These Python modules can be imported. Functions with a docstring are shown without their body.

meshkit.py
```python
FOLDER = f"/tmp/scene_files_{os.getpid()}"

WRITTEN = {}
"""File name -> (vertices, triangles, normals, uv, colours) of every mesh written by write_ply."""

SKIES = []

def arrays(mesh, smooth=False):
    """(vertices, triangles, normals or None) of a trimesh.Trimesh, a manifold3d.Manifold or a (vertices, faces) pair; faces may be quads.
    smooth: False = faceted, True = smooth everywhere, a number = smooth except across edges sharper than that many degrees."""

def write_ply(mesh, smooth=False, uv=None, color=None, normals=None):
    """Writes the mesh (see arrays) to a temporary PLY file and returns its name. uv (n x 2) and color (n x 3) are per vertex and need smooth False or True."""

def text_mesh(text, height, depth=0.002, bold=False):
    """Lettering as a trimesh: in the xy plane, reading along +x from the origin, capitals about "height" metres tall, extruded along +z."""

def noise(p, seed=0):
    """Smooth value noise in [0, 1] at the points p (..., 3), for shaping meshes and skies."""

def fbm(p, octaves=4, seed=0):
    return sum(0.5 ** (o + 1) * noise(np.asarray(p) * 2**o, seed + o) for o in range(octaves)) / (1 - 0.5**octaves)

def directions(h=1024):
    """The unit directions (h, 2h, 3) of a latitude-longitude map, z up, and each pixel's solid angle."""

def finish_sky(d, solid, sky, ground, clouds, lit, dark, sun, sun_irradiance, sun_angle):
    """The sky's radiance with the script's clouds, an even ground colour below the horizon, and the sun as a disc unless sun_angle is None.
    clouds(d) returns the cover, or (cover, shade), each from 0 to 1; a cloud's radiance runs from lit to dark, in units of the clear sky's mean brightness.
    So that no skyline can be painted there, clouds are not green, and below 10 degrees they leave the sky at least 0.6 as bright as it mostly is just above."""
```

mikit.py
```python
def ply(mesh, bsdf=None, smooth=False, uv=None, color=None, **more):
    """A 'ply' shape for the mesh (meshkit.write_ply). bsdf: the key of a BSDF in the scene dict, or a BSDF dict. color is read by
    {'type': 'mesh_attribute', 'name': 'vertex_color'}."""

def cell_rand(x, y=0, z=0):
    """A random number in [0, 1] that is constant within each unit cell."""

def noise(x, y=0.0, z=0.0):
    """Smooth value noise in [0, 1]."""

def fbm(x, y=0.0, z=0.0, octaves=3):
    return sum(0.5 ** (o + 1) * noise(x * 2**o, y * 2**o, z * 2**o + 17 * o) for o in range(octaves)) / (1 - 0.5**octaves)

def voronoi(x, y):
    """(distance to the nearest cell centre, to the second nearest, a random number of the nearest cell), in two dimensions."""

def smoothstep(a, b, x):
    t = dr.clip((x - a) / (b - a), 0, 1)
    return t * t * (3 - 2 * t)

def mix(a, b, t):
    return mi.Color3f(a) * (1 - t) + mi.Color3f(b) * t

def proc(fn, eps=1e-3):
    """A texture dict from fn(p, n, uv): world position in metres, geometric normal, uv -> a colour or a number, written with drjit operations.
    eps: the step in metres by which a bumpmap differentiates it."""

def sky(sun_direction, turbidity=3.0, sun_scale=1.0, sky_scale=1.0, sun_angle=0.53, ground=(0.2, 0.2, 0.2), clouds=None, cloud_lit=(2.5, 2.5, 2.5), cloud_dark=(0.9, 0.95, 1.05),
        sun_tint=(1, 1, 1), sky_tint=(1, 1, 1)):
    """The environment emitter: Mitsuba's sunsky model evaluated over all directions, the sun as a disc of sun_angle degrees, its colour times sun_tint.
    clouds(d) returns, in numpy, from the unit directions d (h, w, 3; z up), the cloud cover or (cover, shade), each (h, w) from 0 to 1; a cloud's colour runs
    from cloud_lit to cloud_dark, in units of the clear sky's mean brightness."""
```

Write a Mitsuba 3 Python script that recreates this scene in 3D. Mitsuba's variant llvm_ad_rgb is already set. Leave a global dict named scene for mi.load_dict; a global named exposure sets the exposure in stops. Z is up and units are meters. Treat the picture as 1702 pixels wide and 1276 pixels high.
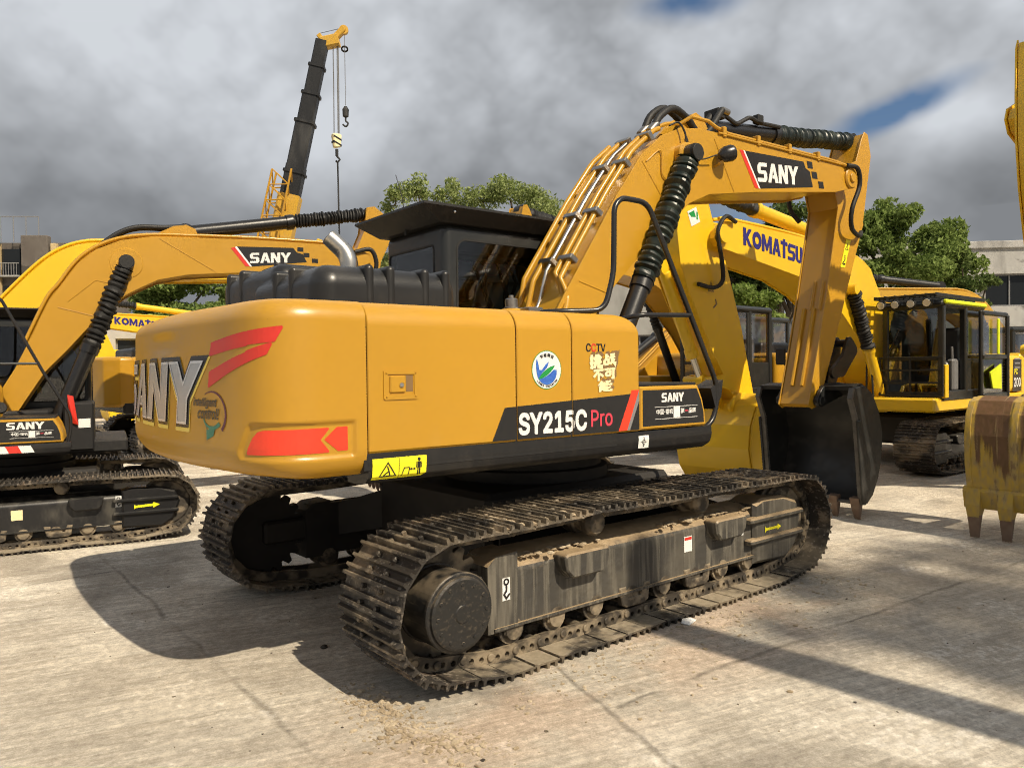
import math, random
import numpy as np, trimesh, mitsuba as mi, drjit as dr, manifold3d as m3
from shapely.geometry import Polygon, LineString, Point, box as sbox
from shapely.ops import unary_union
from shapely import affinity
import mikit, meshkit
from mikit import proc, noise, fbm, smoothstep, mix, voronoi, cell_rand

random.seed(4); RNG = np.random.default_rng(11)
scene, labels = {}, {}
PI = math.pi

# ------------------------------------------------------------------ camera, sky, sun, exposure
def camera():
    cx, cy, cz, yaw, pitch, roll, f = -4.0345, -4.7144, 1.7126, 0.8799, -0.01815, -0.01183, 1266.93
    d = np.array([math.cos(yaw) * math.cos(pitch), math.sin(yaw) * math.cos(pitch), math.sin(pitch)])
    r = np.array([math.sin(yaw), -math.cos(yaw), 0]); u = np.cross(r, d)
    up = -math.sin(roll) * r + math.cos(roll) * u
    o = np.array([cx, cy, cz])
    return {'type': 'perspective', 'fov': 2 * math.degrees(math.atan(851 / f)), 'fov_axis': 'x', 'near_clip': 0.05, 'far_clip': 3000.0,
            'to_world': mi.ScalarTransform4f().look_at(origin=o.tolist(), target=(o + d).tolist(), up=up.tolist())}
scene['camera'] = camera()

def clouds(d):
    x, y, z = d[..., 0], d[..., 1], d[..., 2]
    el = np.degrees(np.arcsin(np.clip(z, -1, 1))); az = np.degrees(np.arctan2(y, x))
    q = np.stack([x, y, z * 1.05], -1)
    w = np.stack([meshkit.fbm(q * 3 + 11.3, 3, 5), meshkit.fbm(q * 3 + 27.1, 3, 6), meshkit.fbm(q * 3 + 3.9, 3, 7)], -1) - 0.5
    big = meshkit.fbm(q * 2.1 + w * 0.9 + 5.2, 4, 3); mid = meshkit.fbm(q * 6.5 + w * 0.8 + 9.1, 6, 21); fine = meshkit.fbm(q * 19 + w * 0.8, 5, 33)
    da = (az - 24.0 + 180) % 360 - 180
    gap = 0.85 * np.exp(-((da / 4.6) ** 2) - ((el - 16.4 - da * -0.30) / 1.0) ** 2) + 0.9 * np.exp(-(((az - 37) / 3.5) ** 2) - ((el - 24.8) / 1.2) ** 2) + 0.75 * np.exp(-(((az - 35) / 7) ** 2) - ((el - 10.0) / 2.2) ** 2)
    gap = gap + np.clip((big - 0.60) / 0.08, 0, 1) * np.clip((el - 27) / 8, 0, 1)          # a few more blue holes higher up
    cover = np.clip(1.2 - 1.55 * gap * (0.45 + mid) + (fine - 0.5) * 1.6 * np.clip(gap * 2, 0, 1), 0, 1)
    low = 1 - np.clip((el - 9.5) / 11.0, 0, 1); low = low * low * (3 - 2 * low)
    left = np.exp(-(((az - 72) / 15) ** 2))
    shade = 0.31 + 0.21 * np.clip((el - 27) / 14, 0, 1) - 0.16 * left + (0.40 + 0.24 * left) * low + (big - 0.5) * 0.8 + ((mid - 0.5) * 0.55 + (fine - 0.5) * 0.36) * (1 - 0.35 * low)  # unseen cloud high overhead is set greyer to cut the fill light
    bil = np.abs(2 * meshkit.fbm(q * 9 + w * 0.6 + 3.3, 5, 41) - 1) + 0.5 * np.abs(2 * meshkit.fbm(q * 21 + w * 0.6 + 8.1, 4, 43) - 1)
    shade = shade + (0.24 - bil) * 0.48 * (1 - 0.6 * low)
    puff = np.exp(-(((az - 20.5) / 4.0) ** 2) - ((el - 15.2) / 1.7) ** 2); shade = shade - 0.55 * puff * (0.5 + mid)
    return cover, np.clip(shade, 0, 0.90)
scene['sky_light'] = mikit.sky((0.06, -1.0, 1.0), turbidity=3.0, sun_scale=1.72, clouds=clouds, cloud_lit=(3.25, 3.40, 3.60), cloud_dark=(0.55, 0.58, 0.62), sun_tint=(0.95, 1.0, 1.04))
exposure = 1.15

# ------------------------------------------------------------------ mesh helpers
def tri(v, f): return trimesh.Trimesh(np.asarray(v, float), np.asarray(f, int), process=False)
def outward(m):
    a, b, c = (np.asarray(m.vertices)[m.faces[:, k]] for k in range(3))
    return m if np.einsum('ij,ij->i', a, np.cross(b, c)).sum() > 0 else tri(m.vertices, np.asarray(m.faces)[:, ::-1])
def merge(*ms):
    ms = [m for g in ms for m in (g if isinstance(g, (list, tuple)) else [g])]
    return trimesh.util.concatenate(ms)
def from_m(m):
    q = m.to_mesh(); return tri(q.vert_properties[:, :3], q.tri_verts)
def hull(pts): return from_m(m3.Manifold.hull_points(np.asarray(pts, float)))
def to_m(m):
    m = trimesh.Trimesh(m.vertices, m.faces, process=True); m.merge_vertices()
    return m3.Manifold(m3.Mesh(np.asarray(m.vertices, np.float32), np.asarray(m.faces, np.uint32)))
def box(x0, x1, y0, y1, z0, z1, b=0.008):
    c = np.array([[x0, y0, z0], [x1, y1, z1]], float)
    P = []
    for i in range(8):
        s = [(i >> k) & 1 for k in range(3)]
        p = np.array([c[s[k], k] for k in range(3)])
        for k in range(3):
            q = p.copy()
            for j in range(3):
                if j != k: q[j] += b * (1 - 2 * s[j])
            P.append(q)
    return hull(P)
def fan_cap(pts2):
    v, f = trimesh.creation.triangulate_polygon(Polygon(pts2), engine='earcut')
    return v, f
def ext(poly, y0, y1, b=0.0, axis='y'):
    """polygon in (x, z) swept along y; axis 'x': polygon in (y, z) swept along x; axis 'z': (x, y) along z."""
    P = np.asarray(poly, float)
    a = 0.5 * np.sum(P[:, 0] * np.roll(P[:, 1], -1) - np.roll(P[:, 0], -1) * P[:, 1])
    if a < 0: P = P[::-1]
    n = len(P)
    e = np.roll(P, -1, 0) - P; e /= np.maximum(np.linalg.norm(e, axis=1, keepdims=True), 1e-9)
    nr = np.stack([-e[:, 1], e[:, 0]], 1); m = nr + np.roll(nr, 1, 0)
    m /= np.maximum((m * nr).sum(1, keepdims=True), 0.35)
    rings = [(P, y0), (P, y1)] if b <= 0 else [(P + m * b, y0), (P, y0 + b), (P, y1 - b), (P + m * b, y1)]
    V, F = [], []
    for q, y in rings: V.append(np.column_stack([q[:, 0], np.full(n, y), q[:, 1]]))
    V = np.vstack(V)
    for k in range(len(rings) - 1):
        for i in range(n):
            j = (i + 1) % n; a0, a1, b0, b1 = k * n + i, k * n + j, (k + 1) * n + i, (k + 1) * n + j
            F += [[a0, b0, a1], [a1, b0, b1]]
    cap = np.asarray(m3.triangulate([rings[0][0]]))
    L = (len(rings) - 1) * n
    F += [[t[0], t[1], t[2]] for t in cap] + [[L + t[0], L + t[2], L + t[1]] for t in cap]
    if axis == 'x': V = V[:, [1, 0, 2]]; F = [f[::-1] for f in F]
    if axis == 'z': V = V[:, [0, 2, 1]]; F = [f[::-1] for f in F]
    return outward(tri(V, F))
def frame_of(d):
    d = np.asarray(d, float); d = d / max(np.linalg.norm(d), 1e-9)
    a = np.cross(d, [0, 0, 1.0] if abs(d[2]) < 0.9 else [1.0, 0, 0]); a /= np.linalg.norm(a)
    return d, a, np.cross(d, a)
def lathe(profile, p0, d, n=24, cap=True):
    """profile [(t, r)] turned about the axis through p0 along d."""
    d, a, b = frame_of(d); p0 = np.asarray(p0, float)
    th = np.arange(n) * 2 * PI / n
    ring = np.cos(th)[:, None] * a + np.sin(th)[:, None] * b
    V = np.vstack([p0 + d * t + ring * r for t, r in profile]); F = []
    m = len(profile)
    for k in range(m - 1):
        for i in range(n):
            j = (i + 1) % n
            F += [[k * n + i, k * n + j, (k + 1) * n + i], [k * n + j, (k + 1) * n + j, (k + 1) * n + i]]
    if cap:
        V = np.vstack([V, p0 + d * profile[0][0], p0 + d * profile[-1][0]]); c0, c1 = m * n, m * n + 1
        for i in range(n):
            j = (i + 1) % n
            F += [[c0, j, i], [c1, (m - 1) * n + i, (m - 1) * n + j]]
    return outward(tri(V, F))
def cyl(p0, p1, r, n=20, b=0.004, r1=None):
    p0, p1 = np.asarray(p0, float), np.asarray(p1, float); L = np.linalg.norm(p1 - p0); r1 = r if r1 is None else r1
    b = min(b, L * 0.3, r * 0.5)
    return lathe([(0, r - b), (b, r), (L - b, r1), (L, r1 - b)], p0, p1 - p0, n)
def smooth_path(P, k=8):
    P = np.asarray(P, float)
    Q = np.vstack([2 * P[0] - P[1], P, 2 * P[-1] - P[-2]]); out = []
    for i in range(1, len(Q) - 2):
        for t in np.arange(k) / k:
            a, b, c, d = Q[i - 1:i + 3]
            out.append(0.5 * (2 * b + (c - a) * t + (2 * a - 5 * b + 4 * c - d) * t * t + (3 * b - a - 3 * c + d) * t ** 3))
    out.append(P[-1]); return np.array(out)
def fillet(P, r, k=5):
    """polyline with its corners rounded by radius r."""
    P = np.asarray(P, float); out = [P[0]]
    for i in range(1, len(P) - 1):
        a, b, c = P[i - 1:i + 2]; u, v = a - b, c - b; lu, lv = np.linalg.norm(u), np.linalg.norm(v)
        t = min(r, 0.48 * lu, 0.48 * lv); p, q = b + u / lu * t, b + v / lv * t
        for s in np.linspace(0, 1, k + 1): out.append((1 - s) ** 2 * p + 2 * s * (1 - s) * b + s * s * q)
    out.append(P[-1]); return np.array(out)
def tube(P, r, n=10):
    P = np.asarray(P, float); T = np.gradient(P, axis=0); T /= np.linalg.norm(T, axis=1, keepdims=True) + 1e-12
    d, a, b = frame_of(T[0]); V, F = [], []
    r = np.broadcast_to(r, len(P)); th = np.arange(n) * 2 * PI / n
    for i in range(len(P)):
        a = a - T[i] * (a @ T[i]); a /= np.linalg.norm(a); b = np.cross(T[i], a)
        V.append(P[i] + r[i] * (np.cos(th)[:, None] * a + np.sin(th)[:, None] * b))
    V = np.vstack(V + [P[:1], P[-1:]]); m = len(P)
    for k in range(m - 1):
        for i in range(n):
            j = (i + 1) % n
            F += [[k * n + i, k * n + j, (k + 1) * n + i], [k * n + j, (k + 1) * n + j, (k + 1) * n + i]]
    for i in range(n):
        j = (i + 1) % n; F += [[m * n, j, i], [m * n + 1, (m - 1) * n + i, (m - 1) * n + j]]
    return outward(tri(V, F))
def rbox(x0, x1, y0, y1, z0, z1, r, n=20):
    s = m3.Manifold.sphere(r, n)
    return m3.Manifold.batch_hull([s.translate((x, y, z)) for x in (x0 + r, x1 - r) for y in (y0 + r, y1 - r) for z in (z0 + r, z1 - r)])
def mbox(x0, x1, y0, y1, z0, z1): return m3.Manifold.cube((x1 - x0, y1 - y0, z1 - z0)).translate((x0, y0, z0))
def bellows(p0, p1, r, rings, depth=0.022, n=20):
    p0, p1 = np.asarray(p0, float), np.asarray(p1, float); L = np.linalg.norm(p1 - p0); pr = [(0, r * 0.7), (0, r)]
    E_ = np.cumsum(np.r_[0, 1 + 0.38 * np.sin(np.arange(rings) * 1.9 + r * 70) * np.cos(np.arange(rings) * 0.7)]); E_ = E_ / E_[-1]
    for i in range(rings):
        a, b = E_[i] * L, E_[i + 1] * L; m = (a + b) / 2 + (b - a) * 0.12 * math.sin(i * 3.1); w = (b - a) * 0.15; k = 1 + 0.07 * math.sin(i * 2.3 + L * 9)
        pr += [(a + 1e-4, r - depth), (m - w, r * k), (m + w, r * k), (b - 1e-4, r - depth)]
    pr += [(L, r), (L, r * 0.7)]
    m = lathe(pr, p0, p1 - p0, n); v = np.array(m.vertices); q = v * 9.0
    return tri(v + (np.stack([meshkit.noise(q, 1), meshkit.noise(q, 2), meshkit.noise(q, 3)], -1) - 0.5) * depth * 1.3, m.faces)
def flat(geom, depth):
    """shapely shape in (u, v) -> mesh with thickness along +w."""
    gs = [g for g in getattr(geom, 'geoms', [geom]) if not g.is_empty and g.area > 1e-8]
    return merge([trimesh.creation.extrude_polygon(g, depth, engine='earcut') for g in gs])
def put(mesh, o, u, v):
    """mesh drawn in (u, v, w) placed at o with axes u, v and their normal."""
    u, v = np.asarray(u, float), np.asarray(v, float); w = np.cross(u, v)
    return tri(np.asarray(mesh.vertices) @ np.array([u, v, w]) + np.asarray(o, float), mesh.faces)

# lettering in heavy block strokes, unit height
GL = {
 'S': [[(1.0, 0.80), (1.0, 1.0), (0.2, 1.0), (0.0, 0.82), (0.0, 0.56), (0.14, 0.42), (0.66, 0.42), (0.66, 0.20), (0.0, 0.20), (0.0, 0.0), (0.84, 0.0), (1.0, 0.16), (1.0, 0.46), (0.86, 0.60), (0.34, 0.60), (0.34, 0.80)]],
 'A': [[(0.0, 0.0), (0.38, 1.0), (0.74, 1.0), (1.12, 0.0), (0.78, 0.0), (0.70, 0.22), (0.46, 0.22), (0.50, 0.40), (0.64, 0.40), (0.56, 0.66), (0.32, 0.0)]],
 'N': [[(0.0, 0.0), (0.0, 1.0), (0.36, 1.0), (0.70, 0.46), (0.70, 1.0), (1.02, 1.0), (1.02, 0.0), (0.68, 0.0), (0.32, 0.54), (0.32, 0.0)]],
 'Y': [[(0.36, 0.0), (0.36, 0.40), (-0.06, 1.0), (0.32, 1.0), (0.54, 0.66), (0.76, 1.0), (1.14, 1.0), (0.70, 0.40), (0.70, 0.0)]]}
def block_word():
    gs, x = [], 0
    for ch, adv in zip('SANY', (1.10, 1.16, 1.10, 1.1)):
        gs.append(affinity.translate(Polygon(GL[ch][0]).buffer(0), x, 0)); x += adv
    return unary_union(gs), x
WORD, WORD_W = block_word()
def text(s, h, w=None, bold=False, slant=0.0, depth=0.002):
    m = meshkit.text_mesh(s, h, depth, bold); v = np.array(m.vertices)
    if w: v[:, 0] = (v[:, 0] - v[:, 0].min()) * (w / (v[:, 0].max() - v[:, 0].min()))
    v[:, 0] += slant * v[:, 1]
    return tri(v, m.faces)
def place2(geom, x, y, w, h):
    a, b, c, d = geom.bounds
    return affinity.translate(affinity.scale(affinity.translate(geom, -a, -b), w / (c - a), h / (d - b), origin=(0, 0)), x, y)

# ------------------------------------------------------------------ objects
I4 = np.eye(4)
def tr(x=0, y=0, z=0, rz=0.0, s=1.0):
    c, q = math.cos(rz), math.sin(rz); m = np.eye(4); m[:3, :3] = s * np.array([[c, -q, 0], [q, c, 0], [0, 0, 1]]); m[:3, 3] = (x, y, z); return m
def key_of(name):
    if name not in scene and name not in labels and not any(k.startswith(name + '__') for k in scene): return name
    i = 1
    while True:
        k = f'{name}_{i:03d}'
        if k not in scene and k not in labels: return k
        i += 1
COUNT = {}
def part_key(parent, name):
    b = parent + '__' + name; n = COUNT.get(b, 0); COUNT[b] = n + 1
    return b if n == 0 else f'{b}_{n:03d}'
PLACE = {}
def thing(name, label, cat, T=None, group=None):
    b = name; n = COUNT.get(b, 0); COUNT[b] = n + 1
    k = b if n == 0 else f'{b}_{n:03d}'
    labels[k] = {'label': label, 'category': cat}
    if group: labels[k]['group'] = group
    PLACE[k] = I4 if T is None else T
    return k
def root(k): return k.split('__')[0]
def add(parent, name, mesh, mat, smooth=30, T=None, label=None, kind=None):
    """a part (or sub-part) of parent."""
    if isinstance(mesh, list): return [add(parent, name, m, mat, smooth, T, label, kind) for m in mesh][0]
    k = part_key(parent, name)
    d = mesh if isinstance(mesh, dict) else mikit.ply(mesh, mat, smooth=smooth)
    W = PLACE[root(parent)]
    if T is not None: W = W @ T
    scene[k] = {**d, 'to_world': mi.ScalarTransform4f(W.tolist())}
    if label or kind:
        labels[k] = {}
        if label: labels[k]['label'] = label
        if kind: labels[k]['kind'] = kind
    return k
def solo(name, mesh, mat, label, cat, T=None, group=None, smooth=30, kind=None):
    """a thing of one mesh."""
    k = thing(name, label, cat, T, group)
    d = mesh if isinstance(mesh, dict) else mikit.ply(mesh, mat, smooth=smooth)
    scene[k] = {**d, 'to_world': mi.ScalarTransform4f(PLACE[k].tolist())}
    if kind: labels[k] = {'kind': kind, 'label': label}
    return k
def struct(name, mesh, mat, label, smooth=False):
    scene[name] = mikit.ply(mesh, mat, smooth=smooth); labels[name] = {'kind': 'structure', 'label': label}
# ------------------------------------------------------------------ materials
def two(d): return {'type': 'twosided', 'bsdf': d}
def rgb(c): return {'type': 'rgb', 'value': list(c)}
def mat(key, color, rough=0.5, metal=0.0, coat=0.0, bump=None, bscale=0.002, eps=2e-3, spec=0.5, **kw):
    base = proc(color) if callable(color) else rgb(color)
    r = proc(rough) if callable(rough) else rough
    d = {'type': 'principled', 'base_color': base, 'roughness': r, 'metallic': metal, 'specular': spec, **kw}
    if coat: d['clearcoat'] = coat; d['clearcoat_gloss'] = 0.92
    if bump: d = {'type': 'bumpmap', 'arbitrary': proc(bump, eps=eps), 'scale': bscale, 'bsdf': d}
    scene[key] = two(d)

def paint_fn(base, dust=(0.36, 0.29, 0.20), amount=0.14):
    def fn(p, n, uv):
        a = fbm(p.x * 1.7, p.y * 1.7, p.z * 1.7, 4)
        fine = fbm(p.x * 23, p.y * 23, p.z * 6, 3)
        d = smoothstep(0.50, 0.85, a * 0.6 + fine * 0.4 + dr.maximum(n.z, 0) * 0.16) * amount
        c = mix(base, tuple(v * 0.93 for v in base), smoothstep(0.35, 0.7, fbm(p.x * 0.9 + 7, p.y * 0.9, p.z * 0.9, 2)))
        return mix(c, dust, d)
    return fn
def paint_rough(p, n, uv): return 0.26 + 0.16 * fbm(p.x * 5, p.y * 5, p.z * 5, 3)
mat('paint_orange', paint_fn((0.475, 0.250, 0.015), amount=0.07), paint_rough, coat=0.6)
mat('paint_yellow', paint_fn((0.74, 0.47, 0.012), amount=0.10), paint_rough, coat=0.5)
mat('paint_ochre', paint_fn((0.55, 0.32, 0.03), amount=0.35), 0.45, coat=0.2)
mat('paint_black', paint_fn((0.009, 0.009, 0.010), amount=0.035), paint_rough, coat=0.5)
mat('black_matte', paint_fn((0.010, 0.010, 0.011), amount=0.04), 0.55)
def plastic_fn(p, n, uv):
    a = fbm(p.x * 3, p.y * 3, p.z * 3, 4)
    return mix((0.012, 0.0125, 0.0135), (0.10, 0.09, 0.075), smoothstep(0.52, 0.85, a + dr.maximum(n.z, 0) * 0.12) * 0.25)
mat('hood_plastic', plastic_fn, lambda p, n, uv: 0.25 + 0.25 * fbm(p.x * 6, p.y * 6, p.z * 6, 3), coat=0.25)
mat('rubber', (0.010, 0.010, 0.010), 0.6)
mat('bellows_green', lambda p, n, uv: mix((0.006, 0.012, 0.010), (0.03, 0.04, 0.03), smoothstep(0.5, 0.8, fbm(p.x * 9, p.y * 9, p.z * 9, 3))), 0.38)
mat('chrome', (0.62, 0.61, 0.58), 0.16, metal=1.0)
mat('steel', (0.36, 0.34, 0.31), 0.36, metal=1.0)
mat('pipe_steel', (0.58, 0.56, 0.52), 0.3, metal=1.0)
def shoe_fn(p, n, uv):
    a = fbm(p.x * 7, p.y * 7, p.z * 7, 4); f = fbm(p.x * 46, p.y * 46, p.z * 46, 3); b = fbm(p.x * 2.2 + 5, p.y * 2.2, p.z * 2.2, 3)
    c = mix((0.034, 0.030, 0.026), (0.13, 0.078, 0.042), smoothstep(0.5, 0.72, a * 0.6 + f * 0.4))        # rust
    c = mix(c, (0.21, 0.195, 0.17), smoothstep(0.52, 0.68, f * 0.7 + a * 0.3) * 0.65)                      # bare worn metal
    c = mix(c, (0.30, 0.245, 0.17), smoothstep(0.46, 0.66, b * 0.55 + a * 0.45) * 0.55)                    # dried mud
    lie = smoothstep(0.6, 0.9, n.z) * smoothstep(0.10, 0.05, p.z)                                          # earth lying on the inside of the bottom run
    return mix(c, mix((0.27, 0.225, 0.16), (0.40, 0.34, 0.25), f), lie * smoothstep(0.30, 0.55, a) * 0.85)
mat('shoe_steel', shoe_fn, lambda p, n, uv: 0.42 + 0.3 * fbm(p.x * 20, p.y * 20, p.z * 20, 2), metal=0.15, bump=lambda p, n, uv: fbm(p.x * 60, p.y * 60, p.z * 60, 3), bscale=0.004)
def link_fn(p, n, uv):
    a = fbm(p.x * 11, p.y * 11, p.z * 11, 4)
    return mix((0.045, 0.038, 0.030), (0.26, 0.21, 0.145), smoothstep(0.38, 0.68, a))
mat('link_steel', link_fn, 0.6, metal=0.1, bump=lambda p, n, uv: fbm(p.x * 50, p.y * 50, p.z * 50, 3), bscale=0.004)
def frame_fn(p, n, uv):
    run = fbm(p.x * 38, p.y * 38, p.z * 2.2, 4)
    big = fbm(p.x * 3.1, p.y * 3.1, p.z * 3.1, 4)
    c = mix((0.046, 0.043, 0.038), (0.22, 0.20, 0.16), smoothstep(0.40, 0.80, run) * 0.62)
    c = mix(c, (0.12, 0.108, 0.086), smoothstep(0.35, 0.75, big) * 0.6)
    top = smoothstep(0.25, 0.75, n.z + (fbm(p.x * 30, p.y * 30, p.z * 30, 3) - 0.5) * 0.5)
    return mix(c, mix((0.36, 0.27, 0.165), (0.24, 0.175, 0.105), fbm(p.x * 16, p.y * 16, p.z * 16, 3)), top)
mat('frame_dirty', frame_fn, lambda p, n, uv: 0.38 + 0.35 * fbm(p.x * 9, p.y * 9, p.z * 3, 3), bump=lambda p, n, uv: fbm(p.x * 36, p.y * 36, p.z * 36, 4), bscale=0.006)
mat('frame_clean', lambda p, n, uv: mix((0.011, 0.011, 0.012), (0.13, 0.12, 0.10), smoothstep(0.5, 0.85, fbm(p.x * 8, p.y * 8, p.z * 3, 4) + dr.maximum(n.z, 0) * 0.15) * 0.5), 0.36, coat=0.3)
mat('undercarriage', lambda p, n, uv: mix((0.007, 0.007, 0.007), (0.026, 0.022, 0.018), fbm(p.x * 5, p.y * 5, p.z * 5, 3)), 0.65)  # near-black; on far-side parts it puts deep shade into the colour
def mud_fn(p, n, uv):
    a = fbm(p.x * 18, p.y * 18, p.z * 18, 4)
    return mix((0.31, 0.245, 0.165), (0.45, 0.375, 0.27), smoothstep(0.35, 0.7, a))
mat('mud', mud_fn, 0.95, spec=0.15, bump=lambda p, n, uv: fbm(p.x * 70, p.y * 70, p.z * 70, 4), bscale=0.008)
mat('white_print', (0.74, 0.74, 0.72), 0.35, coat=0.3)
mat('black_print', (0.012, 0.012, 0.013), 0.32, coat=0.4)
mat('red_print', (0.60, 0.035, 0.022), 0.32, coat=0.5)
mat('red_reflective', lambda p, n, uv: mix((0.80, 0.055, 0.018), (0.70, 0.035, 0.015), fbm(p.x * 240, p.y * 240, p.z * 240, 2)), 0.3, coat=0.7)
mat('pink_print', (0.62, 0.05, 0.085), 0.35, coat=0.3)
mat('grey_print', (0.20, 0.20, 0.205), 0.35, coat=0.3)
mat('yellow_print', (0.85, 0.78, 0.02), 0.35, coat=0.3)
mat('blue_print', lambda p, n, uv: mix((0.02, 0.07, 0.42), (0.06, 0.20, 0.58), fbm(p.x * 60, p.y * 60, p.z * 60, 3)), 0.35, coat=0.3)
mat('navy_print', (0.022, 0.018, 0.16), 0.35, coat=0.3)
mat('green_print', (0.012, 0.26, 0.055), 0.35, coat=0.3)
mat('teal_print', (0.012, 0.17, 0.11), 0.35, coat=0.3)
mat('cream_print', (0.82, 0.72, 0.42), 0.35, coat=0.3)
mat('brown_print', (0.20, 0.12, 0.05), 0.35, coat=0.3)
mat('silver_print', lambda p, n, uv: mix((0.36, 0.38, 0.41), (0.46, 0.48, 0.51), fbm(p.x * 300, p.y * 300, p.z * 300, 2)), 0.3, metal=0.2, coat=0.4)
mat('hi_vis', (0.62, 0.72, 0.01), 0.4)
mat('lamp_glass', (0.75, 0.75, 0.72), 0.12, metal=0.3, coat=1.0)
mat('seat_fabric', (0.09, 0.09, 0.10), 0.8)
scene['glass'] = {'type': 'thindielectric', 'int_ior': 1.5}
scene['dark_glass'] = two({'type': 'principled', 'base_color': rgb((0.006, 0.008, 0.010)), 'roughness': 0.03, 'specular': 0.6, 'clearcoat': 1.0, 'clearcoat_gloss': 0.99})
def rust_fn(p, n, uv):
    run = fbm(p.y * 26 + 3, p.z * 2.2, p.x * 2, 4); patch = fbm(p.y * 7 + 9, p.z * 1.3, p.x * 2, 3); f = fbm(p.x * 40, p.y * 40, p.z * 12, 4)
    c = mix((0.46, 0.31, 0.045), (0.33, 0.24, 0.10), smoothstep(0.35, 0.7, f * 0.6 + run * 0.4))
    yl = p.y + 2.40; rib = dr.minimum(dr.minimum(dr.abs(yl - 0.2), dr.abs(yl + 0.2)), dr.minimum(dr.abs(yl - 0.6), dr.abs(yl + 0.6)))
    panel = smoothstep(0.035, 0.06, rib + (run - 0.5) * 0.05)                     # ribs keep their paint, the panels between them are worn through
    d = panel * smoothstep(0.0, 0.16, p.z - 0.74 + (run - 0.5) * 0.95 + (patch - 0.5) * 0.55)
    d = dr.maximum(d, smoothstep(0.60, 0.68, run * 0.6 + f * 0.4) * 0.7)
    c = mix(c, mix((0.055, 0.026, 0.014), (0.16, 0.075, 0.035), f), d * 0.92)
    return mix(c, (0.42, 0.33, 0.14), smoothstep(0.60, 0.74, run) * 0.5)
mat('rusty_yellow', rust_fn, 0.55, bump=lambda p, n, uv: fbm(p.x * 40, p.y * 40, p.z * 14, 3), bscale=0.003)
mat('tooth_steel', lambda p, n, uv: mix((0.14, 0.085, 0.06), (0.26, 0.19, 0.14), fbm(p.x * 20, p.y * 20, p.z * 20, 3)), 0.6, metal=0.2)

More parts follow.
